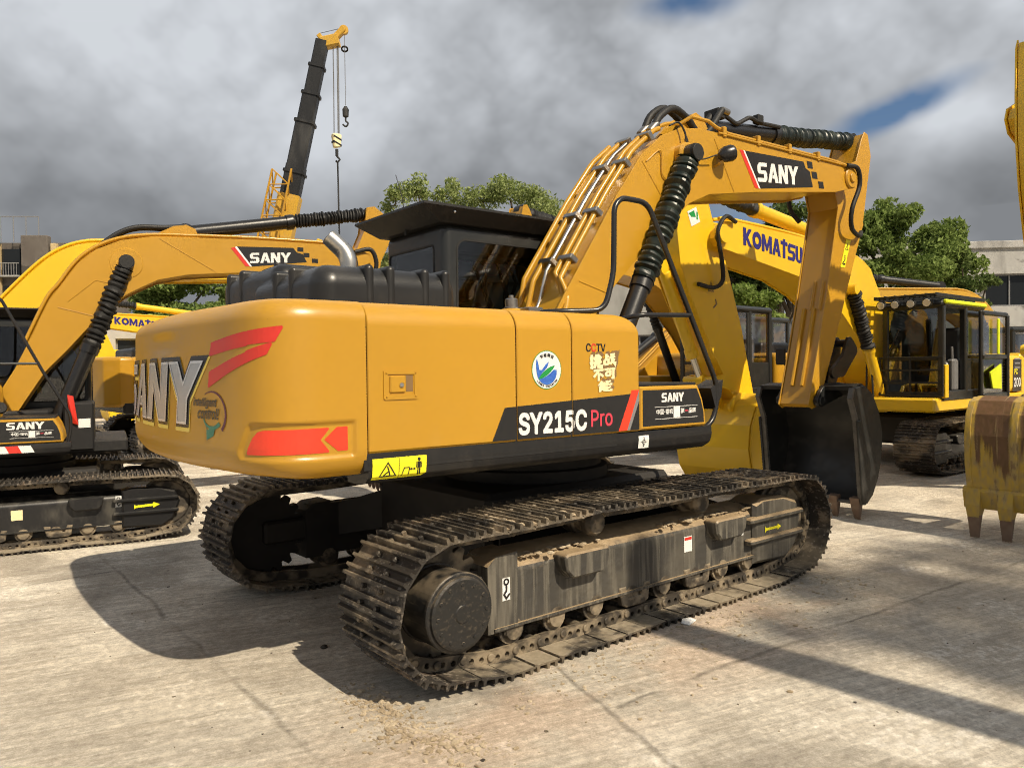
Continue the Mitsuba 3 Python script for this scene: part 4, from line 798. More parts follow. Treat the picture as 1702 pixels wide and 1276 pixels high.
def main_boom(k):
    H = 0.315
    bm = add(k, 'boom', boom_box(BOOM, H), 'paint_orange', smooth=28)
    add(bm, 'weld_seam', [weld(P, -H - 0.018) for P in ([(1.05, 3.50), (1.46, 3.05)], [(0.30, 2.42), (0.62, 2.34)], [(2.35, 3.40), (2.05, 3.86)])], 'paint_orange')
    add(bm, 'boss', [cyl((1.585, s * (H + 0.10), 3.62), (1.585, s * H, 3.62), 0.115, 32, 0.02) for s in (-1, 1)], 'paint_orange')
    add(bm, 'tip_boss', [merge(cyl((4.52, s * (H + 0.045), 3.85), (4.52, s * (H - .02), 3.85), 0.12, 28, 0.012), cyl((4.52, s * (H + 0.065), 3.85), (4.52, s * H, 3.85), 0.055, 20, 0.006)) for s in (-1, 1)], 'paint_orange')
    # ears for the stick cylinder
    add(bm, 'cylinder_ear', [ext([(1.72, 3.89), (1.92, 4.10), (2.02, 4.15), (2.12, 4.12), (2.22, 4.0), (2.62, 3.90)], y - 0.02, y + 0.02, b=0.004) for y in (-0.13, 0.13)], 'paint_orange')
    # decal on the right plate
    D = lambda g, lift, name, m: add(bm, name, on_side(g, -H - 0.018 - lift), m, smooth=False)
    D(Polygon([(2.44, 3.825), (2.50, 3.828), (2.755, 3.492), (2.69, 3.488)]), 0.001, 'red_bar', 'red_print')
    D(Polygon([(2.50, 3.828), (2.525, 3.829), (2.78, 3.494), (2.755, 3.492)]), 0.001, 'white_bar', 'white_print')
    D(Polygon([(2.525, 3.829), (3.56, 3.885), (3.60, 3.82), (3.68, 3.80), (3.74, 3.64), (2.78, 3.494)]), 0.001, 'black_panel', 'black_print')
    g = affinity.skew(place2(WORD, 2.735, 3.558, 0.73, 0.19), ys=5.2, xs=-3, origin=(2.735, 3.558)); [D(q, 0.003, 'lettering', 'white_print') for q in sorted(g.geoms, key=lambda q: q.bounds[0])]
    for x, z in ((3.66, 3.872), (3.75, 3.775), (3.88, 3.688)):
        D(Polygon([(x - 0.035, z + 0.03), (x + 0.065, z + 0.036), (x + 0.085, z - 0.035), (x - 0.015, z - 0.042)]), 0.001, 'black_square', 'black_print')
    # work lamp
    lp = add(bm, 'work_lamp', lathe([(-0.075, 0.0), (-0.07, 0.025), (-0.04, 0.058), (0.0, 0.074), (0.06, 0.078), (0.085, 0.070), (0.085, 0.0)], (2.09, -H - 0.11, 3.70), (0.85, -0.35, 0.25), 24), 'paint_black')
    add(lp, 'lamp_lens', lathe([(0.083, 0.0), (0.083, 0.064), (0.089, 0.060), (0.089, 0.0)], (2.09, -H - 0.11, 3.70), (0.85, -0.35, 0.25), 24), 'lamp_glass')
    add(lp, 'bracket', tube([(2.05, -H - 0.02, 3.60), (2.05, -H - 0.09, 3.62), (2.08, -H - 0.11, 3.66)], 0.012, 8), 'paint_orange')
    add(lp, 'cable', tube(smooth_path([(1.62, -H - 0.04, 3.80), (1.68, -H - 0.05, 3.66), (1.80, -H - 0.06, 3.62), (1.98, -H - 0.10, 3.68)]), 0.007, 6), 'rubber')
    add(bm, 'cable', tube(smooth_path([(1.40, -H - 0.03, 3.86), (1.50, -H - 0.05, 3.90), (1.56, -H - 0.07, 3.82), (1.57, -H - 0.08, 3.72)]), 0.009, 6), 'rubber')
    add(bm, 'grease_line', tube(smooth_path([(1.10, -H - 0.024, 3.50), (1.28, -H - 0.03, 3.62), (1.30, -H - 0.03, 3.42), (1.40, -H - 0.03, 3.36)]), 0.006, 6), 'paint_orange')
    # rigid pipes over the boom's back
    ys = (-0.255, -0.175, -0.02, 0.07, 0.235)
    for i, y in enumerate(ys):
        h = 0.06 + 0.012 * (i % 2); s0 = 0.35 + 0.05 * (i % 3)
        P = top_pipe(s0, 2.18 if i < 2 else 2.05, y, h)
        q = P[0]
        low = [(q[0] - 0.10, y * 0.9, q[2] - 0.30), (q[0] - 0.26, y * 0.8 - 0.05, q[2] - 0.36), (q[0] - 0.34, y * 0.8 - 0.06, q[2] - 0.62)] if i > 1 else [(q[0] + 0.02, y - 0.06, q[2] - 0.16), (q[0] - 0.07, y - 0.12, q[2] - 0.34), (q[0] - 0.055, y - 0.13, q[2] - 0.62)]
        P = np.vstack([smooth_path(np.array(low[::-1] + [tuple(q)]), 6)[:-1], P])
        add(bm, 'hydraulic_pipe', tube(P, 0.0235 if i != 2 else 0.018, 10), 'paint_orange' if i != 2 else 'pipe_steel', smooth=50)
    for s in (0.55, 1.05, 1.62, 2.02):
        for y in (-0.215, 0.03):
            a = above(np.array(s), 0.062); t = above(np.array(s + .01), 0.062) - a; t /= np.linalg.norm(t)
            m = box(-0.024, 0.024, -0.085, 0.085, -0.05, 0.036, 0.006); v = np.asarray(m.vertices)
            R = np.column_stack([v[:, 0] * t[0] - v[:, 2] * t[1] + a[0], v[:, 1] + y, v[:, 0] * t[1] + v[:, 2] * t[0] + a[1]])
            add(bm, 'pipe_clamp', tri(R, m.faces), 'steel')
    # two pipes carry on along the right edge to the tip
    P = np.vstack([top_pipe(2.1, 2.55, -0.20, 0.075, 8), [(1.80, -0.27, 4.035), (2.02, -0.29, 4.03)], [(2.12, -0.30, 3.99)], [(x, -0.31, 3.955 + (x - 2.2) * 0.024) for x in np.linspace(2.3, 4.1, 10)], [(4.25, -0.33, 3.99), (4.42, -0.35, 3.97)]])
    add(bm, 'edge_pipe', tube(P, 0.018, 8), 'paint_orange')
    add(bm, 'edge_pipe', tube([(x, -0.345, 3.925 + (x - 2.2) * 0.022) for x in np.linspace(2.1, 4.35, 12)], 0.010, 8), 'paint_orange')
    for x in (2.2, 2.75, 3.3, 3.85):
        add(bm, 'pipe_bracket', box(x - 0.025, x + 0.025, -0.35, -0.28, 3.90 + (x - 2.2) * .022, 4.0 + (x - 2.2) * .022, 0.006), 'paint_orange')
    # hoses from the pipe ends up to the stick cylinder
    for i, (y, a) in enumerate(((-0.17, 0.0), (-0.06, 0.03))):
        q = above(np.array(2.16), 0.08)
        P = smooth_path([(q[0], y - 0.04, q[1]), (q[0] + 0.10, y - 0.04, q[1] + 0.13 + a), (q[0] + 0.30, y - 0.02, q[1] + 0.24 + a), (q[0] + 0.52, y, q[1] + 0.20 + a), (q[0] + 0.78, y + 0.02, q[1] + 0.08 + a * .5), (2.46, y + 0.05, 4.27)], 10)
        add(bm, 'hydraulic_hose', tube(P, 0.034 * (1 + 0.035 * np.sin(np.arange(len(P)) * 2.2)), 12), 'rubber')
        add(bm, 'hose_fitting', [cyl(P[-1], P[-1] + np.array([0.10, 0, -0.01]), 0.033, 14), cyl(P[0] - np.array([.05, 0, .04]), P[0] + np.array([.05, 0, .05]), 0.038, 14)], 'steel')
    # cylinders
    for s in (-1, 1):
        y = s * (H + 0.105)
        g = cylinder_parts(k, (0.34, y, 1.32), (1.585, y, 3.62), 0.08, 0.048, 0.50, bel=(0.108, 20, 0.022), name='boom_cylinder')
        add(g, 'pin_cap', merge(cyl((1.585, y - 0.07 * s, 3.62), (1.585, y + 0.10 * s, 3.62), 0.075, 20)), 'rubber')
    g = cylinder_parts(k, (2.10, 0, 4.06), (5.12, 0, 4.44), 0.088, 0.055, 0.48, bel=(0.10, 34, 0.016), name='stick_cylinder')
    add(g, 'valve_line', tube(fillet([(2.5, -0.07, 4.27), (2.72, -0.10, 4.18), (2.95, -0.1, 4.30), (3.1, -0.1, 4.27), (3.5, -0.09, 4.30)], 0.05), 0.022, 8), 'rubber')
    add(g, 'valve_block', [box(2.40, 2.52, -0.12, 0.06, 4.19, 4.29, 0.01), box(3.06, 3.16, -0.13, -0.05, 4.26, 4.35, 0.01)], 'rubber')
    # stick
    st = add(k, 'stick', boom_box(STICK, 0.175, 0.016, 0.015), 'paint_orange', smooth=28)
    add(st, 'stiffener', ([tube(fillet([(3.93 + 0.02, y, 1.50), (4.22, y, 2.38)], 0.05), 0.022, 8) for y in (-0.06, 0.06)] + [tube([(4.205, y, 2.36), (4.30, y, 2.70)], 0.010, 6) for y in (-0.125, -0.02)]), 'paint_orange')
    add(st, 'warning_sticker', on_side(affinity.skew(Polygon([(4.56, 2.86), (4.66, 2.86), (4.66, 3.19), (4.56, 3.19)]), xs=22, origin=(4.56, 2.86)), -0.192), 'yellow_print', smooth=False)
    add(st, 'warning_print', on_side(affinity.skew(unary_union([Polygon([(4.575, 3.07), (4.645, 3.07), (4.61, 3.15)]).difference(Polygon([(4.588, 3.077), (4.632, 3.077), (4.61, 3.13)])), LineString([(4.58, 2.9), (4.62, 2.95), (4.60, 3.0)]).buffer(.008), sbox(4.60, 2.89, 4.645, 2.91)]), xs=22, origin=(4.56, 2.86)), -0.194), 'black_print', smooth=False)
    add(st, 'bracket', ([ext([(4.98, 3.30), (5.12, 3.55), (5.24, 3.52), (5.25, 3.42), (5.1, 3.25)], y - 0.018, y + 0.018) for y in (-0.09, 0.09)]), 'paint_orange')
    h = smooth_path([(4.40, -0.36, 3.97), (4.60, -0.38, 3.96), (4.68, -0.36, 3.78), (4.55, -0.34, 3.50), (4.62, -0.30, 3.30), (4.86, -0.26, 3.24), (4.98, -0.22, 3.30)], 10)
    add(st, 'hydraulic_hose', tube(h, 0.026, 10), 'rubber')
    h = smooth_path([(4.48, 0.34, 3.90), (4.40, 0.36, 3.75), (4.40, 0.34, 3.58), (4.52, 0.30, 3.45)], 8)
    add(st, 'hydraulic_hose', tube(h, 0.026, 10), 'rubber')
    cylinder_parts(k, (5.17, 0, 3.48), (4.66, 0, 1.98), 0.058, 0.04, 0.62, name='bucket_cylinder')
    # bucket linkage
    for s in (-1, 1):
        y = s * 0.225
        add(k, 'linkage_arm', ext(offset_poly([(4.68, 1.99), (4.58, 1.80), (4.34, 1.64), (4.52, 1.66), (4.78, 1.90)], 0.065), y - 0.02, y + 0.02, b=0.004), 'paint_black')
    add(k, 'linkage_rod', merge(ext(offset_poly([(4.66, 1.98), (4.66, 1.70), (4.50, 1.45), (4.54, 1.70)], 0.075), -0.10, 0.10, b=0.006), cyl((4.66, -0.25, 1.98), (4.66, 0.25, 1.98), 0.045, 16), cyl((4.50, -0.26, 1.45), (4.50, 0.26, 1.45), 0.045, 16)), 'paint_black')
    bucket(k, BUCKET, 0.575, 'bucket_black', (4.02, 1.33), (4.50, 1.45), pin=0.19)
def bucket(k, P, half, m, pin1, pin2, pin=0.19, teeth_mat='tooth_steel', lip=(0, 1), name='bucket', n_teeth=5, tooth=0.19):
    """shell of a digging bucket; P starts at the lip, runs up the open mouth, then round the back."""
    P = np.array(P, float)
    shell = P[5:]; shell = np.vstack([shell, P[:1]])
    outer = np.array(Polygon(np.vstack([P])).exterior.coords)[:-1]
    line = LineString(np.vstack([P[5:], P[:1]])); wrapg = line.buffer(0.022, cap_style=2).intersection(Polygon(P).buffer(0.03))
    body = ext(np.array((wrapg if wrapg.geom_type == 'Polygon' else max(wrapg.geoms, key=lambda g: g.area)).exterior.coords)[:-1], -half + 0.004, half - 0.004)
    b = add(k, name, merge(body, ext(P, -half - 0.022, -half, b=0.004), ext(P, half, half + 0.022, b=0.004)), m, smooth=25)
    rim = LineString(P[:6]).buffer(0.028, cap_style=2)
    add(b, 'side_cutter', [ext(np.array(LineString(P[0:4]).buffer(0.045, cap_style=2).exterior.coords)[:-1], *sorted((s * (half + 0.020), s * (half + 0.045))), b=0.006) for s in (-1, 1)], m)
    add(b, 'mouth_rim', [ext(np.array(LineString(P[0:6] + [-0.004, 0]).buffer(0.02, cap_style=2).exterior.coords)[:-1], *sorted((s * (half - 0.03), s * (half + 0.0235))), b=0.004) for s in (-1, 1)], 'bucket_edge' if m == 'bucket_black' else m)
    add(b, 'lip_edge', cyl((P[0][0], -half, P[0][1]), (P[0][0], half, P[0][1]), 0.022, 10), 'bucket_edge' if m == 'bucket_black' else m)
    add(b, 'hinge_plate', merge([ext(offset_poly([pin1, pin2, (pin2[0] * 0.5 + P[6][0] * 0.5, P[6][1] - 0.04), (P[5][0], P[5][1] - 0.05)], 0.07), y - 0.022, y + 0.022, b=0.004) for y in (-pin - 0.045, pin + 0.045)] + [cyl((pin1[0], -pin - 0.09, pin1[1]), (pin1[0], pin + 0.09, pin1[1]), 0.05, 16)]), m)
    d = (P[0] - P[1]) / np.linalg.norm(P[0] - P[1]); nrm = np.array([-d[1], d[0]])
    for i in range(n_teeth):
        y = -half + 0.06 + i * (2 * half - 0.12) / (n_teeth - 1); a = P[0] + d * 0.0; e = a + d * tooth
        pts = [(*(a + nrm * s * 0.045 - d * 0.06), yy) for s in (-1, 1) for yy in (y - 0.055, y + 0.055)] + [(*(e + nrm * s * 0.008), yy) for s in (-1, 1) for yy in (y - 0.03, y + 0.03)] + [(*(a + d * 0.06 + nrm * s * 0.036), yy) for s in (-1, 1) for yy in (y - 0.045, y + 0.045)]
        add(b, 'tooth', hull([(p[0], p[2], p[1]) for p in pts]), teeth_mat, smooth=20)
    return b

def handrail(k):
    y = -1.22
    P = fillet([(-0.72, -0.95, 2.085), (-0.60, y + .1, 2.09), (-0.30, y, 2.10), (-0.21, y, 2.35), (-0.20, y, 2.80), (-0.13, y, 2.865), (0.13, y, 2.865), (0.62, y, 2.04), (0.88, y, 1.60), (0.89, y, 1.45), (0.83, y, 1.30), (0.60, y, 1.22)], 0.09, 5)
    r = add(k, 'handrail', tube(P, 0.019, 10), 'paint_black', smooth=50)
    add(r, 'cross_rail', tube(fillet([(-0.02, y + 0.12, 2.06), (0.06, y, 2.085), (0.595, y, 2.10)], 0.06), 0.017, 10), 'paint_black', smooth=50)
    add(r, 'knee_plate', ext([(0.80, 1.56), (0.95, 1.62), (0.93, 1.50), (0.86, 1.40)], y - 0.01, y + 0.15), 'paint_black')
    add(k, 'rail_bracket', merge(box(-0.78, -0.66, -1.02, -0.90, 2.07, 2.12, 0.006)), 'steel')
    for x in (-0.60, -0.20): add(k, 'deck_fitting', merge(box(x - .05, x + .05, -0.62, -0.50, 2.06, 2.115, 0.006), cyl((x, -0.56, 2.1), (x, -0.56, 2.135), 0.02, 8)), 'steel')

ROT = -0.02915
UP = tr(rz=ROT)
def main_machine():
    k = thing('excavator', 'large clean orange-yellow crawler excavator in the foreground with muddy tracks and a raised boom', 'excavator', UP, 'crawler excavators on the yard')
    sany_upper(k, True); main_boom(k); handrail(k)
    PLACE[k] = I4
    undercarriage(k, dirty=True, seed=3)
    # stickers on the track frame
    F = k + '__track_frame'; yo = -1.19 - 0.115
    def st(name, g, lift, m): add(F, name, on_side(g, yo + 0.0 - lift), m, smooth=False)
    def hook(x, z, s): return unary_union([Point(x, z + .028 * s).buffer(.014 * s).difference(Point(x, z + .028 * s).buffer(.007 * s)), LineString([(x, z + .014 * s), (x, z - .006 * s), (x - .012 * s, z - .02 * s), (x, z - .036 * s), (x + .014 * s, z - .022 * s)]).buffer(.0042 * s)])
    for x, z, l in ((-1.29, 0.455, 0.0125), (1.065, 0.48, 0.0)):
        st('lifting_sticker', sbox(x - 0.028, z - 0.065, x + 0.028, z + 0.065), 0.002 + l, 'white_print'); st('lifting_print', hook(x, z, 1.5), 0.0045 + l, 'black_print')
    st('data_sticker', sbox(0.36, 0.395, 0.45, 0.505), 0.002, 'white_print'); st('data_print', sbox(0.365, 0.48, 0.445, 0.50), 0.0045, 'red_print')
    st('direction_arrow', Polygon([(1.36, 0.415), (1.52, 0.415), (1.52, 0.40), (1.57, 0.425), (1.52, 0.45), (1.52, 0.435), (1.36, 0.435), (1.34, 0.45), (1.34, 0.40)]), 0.0375, 'yellow_print')
    # mud lying on the top run and on the frame
    r = np.random.default_rng(8)
    def clod(s):
        m = trimesh.creation.icosphere(1, 1.0); v = m.vertices * (1 + 0.35 * (r.random((len(m.vertices), 1)) - 0.5)) * s; return tri(v, m.faces)
    ms = []
    for _ in range(420):
        x = r.uniform(-1.5, 0.9); y = r.uniform(-1.45, -0.92); z = np.interp(x, [-1.73, -1.2, -0.62, 0, 1.2], [0.83, 0.835, 0.853, 0.84, 0.83])
        ok = meshkit.fbm(np.array([[x * 2.2, y * 3.2, 3.3]]), 3)[0] > 0.52
        if not ok: continue
        c = clod(r.uniform(0.008, 0.03) * np.array([1.3, 1.5, 0.55])); ms.append(tri(c.vertices + [x, y, z], c.faces))
    add(k + '__crawler_track', 'mud', merge(ms), 'mud', smooth=False, kind='stuff', label='dry brown mud caked between the grousers')
    ms = []
    for _ in range(420):
        x = r.uniform(-1.35, 1.25); y = -1.19 + r.normal(-0.03, 0.045); z = 0.612
        if meshkit.fbm(np.array([[x * 3, y * 5, 8.3]]), 3)[0] < 0.45: continue
        c = clod(r.uniform(0.006, 0.024) * np.array([1.3, 1.3, 0.5])); ms.append(tri(c.vertices + [x, y, z], c.faces))
    add(F, 'mud', merge(ms), 'mud', smooth=False, kind='stuff')
    return k
MAIN = main_machine()
# ------------------------------------------------------------------ the other machines on the yard
def pose(P, ang, foot=(0.05, 1.75), dx=0.0, dz=0.0):
    P = np.asarray(P, float) - foot; c, s = math.cos(ang), math.sin(ang)
    return np.column_stack([c * P[:, 0] - s * P[:, 1] + dx, s * P[:, 0] + c * P[:, 1] + dz]) + foot
def side_film(P, side, half, lift=0.002):
    """film on a boom plate; side -1 faces -y (right), +1 faces +y (left)."""
    m = on_side(P, -half - lift); return m if side < 0 else outward(tri(np.asarray(m.vertices) * [1, -1, 1], np.asarray(m.faces)))
def simple_boom(k, P, half, paint, top, pipe_h=0.05, pipes=(-0.22, -0.12, 0.12, 0.22)):
    b = add(k, 'boom', boom_box(P, half), paint, smooth=28)
    top = np.asarray(top, float); t = np.gradient(top, axis=0); t /= np.linalg.norm(t, axis=1, keepdims=True); up = top + np.column_stack([-t[:, 1], t[:, 0]]) * pipe_h * (1 if t[:, 0].sum() > 0 else -1)
    for y in pipes: add(b, 'hydraulic_pipe', tube(smooth_path(np.column_stack([up[:, 0], np.full(len(up), y), up[:, 1]]), 4), 0.024, 8), paint, smooth=50)
    return b
def komatsu_word():
    adv, gs = 0, []
    blk = {'K': [[(0, 0), (0, 1), (.34, 1), (.34, .66), (.66, 1), (1.04, 1), (.58, .52), (1.06, 0), (.68, 0), (.34, .38), (.34, 0)]],
           'M': [[(0, 0), (0, 1), (.34, 1), (.64, .44), (.94, 1), (1.28, 1), (1.28, 0), (.96, 0), (.96, .52), (.72, .1), (.56, .1), (.32, .52), (.32, 0)]],
           'T': [[(.30, 0), (.30, .78), (0, .78), (0, 1.0), (.34, 1.0), (.34, 1.14), (.60, 1.14), (.62, 1.0), (.92, 1.0), (.92, .78), (.62, .78), (.62, 0)]]}
    for ch in 'KOMATSU':
        if ch == 'O': g = affinity.scale(Point(0, 0).buffer(.5, 12), 1.14, 1.0).difference(affinity.scale(Point(0, 0).buffer(.5, 12), .50, .42)); g = affinity.translate(g, .57, .5)
        elif ch == 'U': g = sbox(0, .3, .34, 1).union(sbox(.66, .3, 1.0, 1)).union(affinity.translate(affinity.scale(Point(0, 0).buffer(.5, 12), 1.0, .8), .5, .4).intersection(sbox(0, 0, 1, .42))).difference(affinity.translate(affinity.scale(Point(0, 0).buffer(.5, 12), .32, .5), .5, .42)).difference(sbox(.34, .42, .66, 1.2))
        elif ch in blk: g = Polygon(blk[ch][0]).buffer(0)
        else: g = Polygon(GL[ch][0]).buffer(0)
        gs.append(affinity.translate(g, adv, 0)); adv += g.bounds[2] + (0.0 if ch in 'A' else 0.06)
    return unary_union(gs)
KWORD = komatsu_word()
def belt(k, paint, x0=-2.6, x1=1.75, half=1.36, z0=0.98, z1=1.20, name='deck'):
    return add(k, name, merge(box(x0 + 0.3, x1, -half, half, z0, z1, 0.03)), paint)
def frame_cab(k, x0, x1, y0, y1, z0, z1, trim='cab_black', door=None, panes='glass', roof='cab_black', lights=False):
    """see-through cab: pillars, roof, panes, seat; door = 'open' leaves the left doorway clear."""
    w = 0.095
    pil = [box(x, x + w, y, y + w, z0, z1, 0.015) for x in (x0, x1 - w) for y in (y0, y1 - w)] + [box(x0 + 0.72, x0 + 0.72 + w, y1 - w, y1, z0, z1, 0.015)]
    rails = [box(x0, x1, y, y + w, z0 + 0.0, z0 + (0.12 if y > y0 else 0.62), 0.012) for y in (y0, y1 - w)] + [box(x1 - w, x1, y0, y1, z0, z0 + 0.10, 0.012), box(x0, x0 + w, y0, y1, z0, z0 + 0.75, 0.012)]
    c = add(k, 'cab', merge(pil, rails, box(x0 - 0.02, x1 + 0.03, y0 - 0.02, y1 + 0.02, z1 - 0.06, z1 + 0.07, 0.05), box(x0, x1, y0, y1, z0 - 0.03, z0 + 0.05, 0.01)), trim)
    zb = z0 + 0.62
    add(c, 'windscreen', box(x1 - 0.03, x1 - 0.024, y0 + w, y1 - w, zb + 0.03, z1 - 0.06, 0.001), panes, smooth=False)
    add(c, 'lower_windscreen', box(x1 - 0.03, x1 - 0.024, y0 + w, y1 - w, z0 + 0.1, zb - 0.02, 0.001), panes, smooth=False)
    add(c, 'window_bar', box(x1 - 0.045, x1 - 0.01, y0 + w, y1 - w, zb - 0.025, zb + 0.025, 0.008), trim)
    add(c, 'side_window', box(x0 + w, x1 - w, y0 + 0.03, y0 + 0.036, z0 + 0.6, z1 - 0.06, 0.001), panes, smooth=False)
    add(c, 'rear_window', box(x0 + 0.03, x0 + 0.036, y0 + w, y1 - w, z0 + 0.75, z1 - 0.06, 0.001), panes, smooth=False)
    add(c, 'side_window', box(x0 + w, x0 + 0.72, y1 - 0.036, y1 - 0.03, z0 + 0.6, z1 - 0.06, 0.001), panes, smooth=False)
    add(c, 'lower_panel', box(x0 + w, x0 + 0.72, y1 - 0.05, y1 - 0.02, z0 + 0.1, z0 + 0.62, 0.006), trim)
    ym = (y0 + y1) / 2
    add(c, 'operator_seat', merge(box(x0 + 0.35, x0 + 0.85, ym - 0.25, ym + 0.25, z0 + 0.35, z0 + 0.50, 0.04), box(x0 + 0.24, x0 + 0.38, ym - 0.24, ym + 0.24, z0 + 0.45, z0 + 1.15, 0.05)), 'seat_fabric')
    add(c, 'console', merge(box(x0 + 0.45, x0 + 1.0, ym + 0.24, ym + 0.36, z0 + 0.1, z0 + 0.62, 0.03), cyl((x0 + 0.95, ym + 0.32, z0 + 0.6), (x0 + 0.97, ym + 0.32, z0 + 0.82), 0.02, 8)), 'grey_plastic')
    if door != 'open':
        add(c, 'door', merge(box(x0 + 0.80, x1 - w, y1 - 0.05, y1 - 0.01, z0 + 0.06, z0 + 0.62, 0.01), box(x0 + 0.80, x0 + 0.86, y1 - 0.05, y1 - 0.01, z0 + 0.06, z1 - 0.06, 0.01)), trim)
        add(c, 'door_window', box(x0 + 0.86, x1 - w, y1 - 0.034, y1 - 0.028, z0 + 0.62, z1 - 0.06, 0.001), panes, smooth=False)
    return c
scene['cab_glass'] = {'type': 'thindielectric', 'int_ior': 1.7, 'specular_transmittance': rgb((0.50, 0.53, 0.54))}
mat('grey_plastic', (0.16, 0.16, 0.165), 0.5)
mat('white_cover', (0.72, 0.72, 0.70), 0.6)
def body_box(k, paint, r=0.1, z0=1.2, z1=2.05, cab_side=True):
    """house behind and beside the cab: right side body, engine deck, counterweight."""
    a = rbox(-2.15, 0.0, -1.36, -0.45, z0, z1, r, 16) + rbox(-2.15, -0.62, -0.6, 1.36, z0, z1 - 0.04, r, 16) + rbox(-0.1, 1.1, -1.36, -0.55, z0, z0 + 0.36, 0.04, 12)
    b = add(k, 'house', from_m(a), paint, smooth=35)
    pts = [(-2.16, 1.36), (-2.4, 1.36)] + [(-2.78 + 0.13 * y * y, y) for y in np.linspace(1.15, -1.15, 13)] + [(-2.4, -1.36), (-2.16, -1.36)]
    cw = m3.Manifold.batch_hull([m3.Manifold.sphere(0.08, 12).translate((x + (0.08 if x < -2.3 else -0.0), y * 0.94, z)) for x, y in pts for z in (z0 - 0.02, z1 - 0.08)])
    add(k, 'counterweight', from_m(cw), paint, smooth=35)
    add(b, 'panel_seam', merge([on_side(sbox(x - 0.006, z0 + 0.02, x + 0.006, z1 - 0.12), -1.3585, 0.003) for x in (-1.3, -0.75)] + [tri(np.asarray(m.vertices) * [1, -1, 1], np.asarray(m.faces)[:, ::-1]) for m in [on_side(sbox(x - 0.006, z0 + 0.02, x + 0.006, z1 - 0.14), -1.3585, 0.003) for x in (-1.45, -0.95)]]), 'black_matte', smooth=False)
    add(b, 'engine_cover', from_m(rbox(-1.95, -0.8, -0.6, 0.9, 1.9, z1 + 0.2, 0.08, 16)), 'hood_plastic', smooth=35)
    return b
def linkage(k, S, paint, P1, P2):
    for y in (-0.2, 0.2): add(k, 'linkage_arm', ext(offset_poly([P1, (P1[0] * .5 + P2[0] * .5 + .05, P1[1] * .5 + P2[1] * .5), P2, (P1[0] * .5 + P2[0] * .5 - .05, P1[1] * .5 + P2[1] * .5)], 0.045), y - 0.02, y + 0.02), paint)

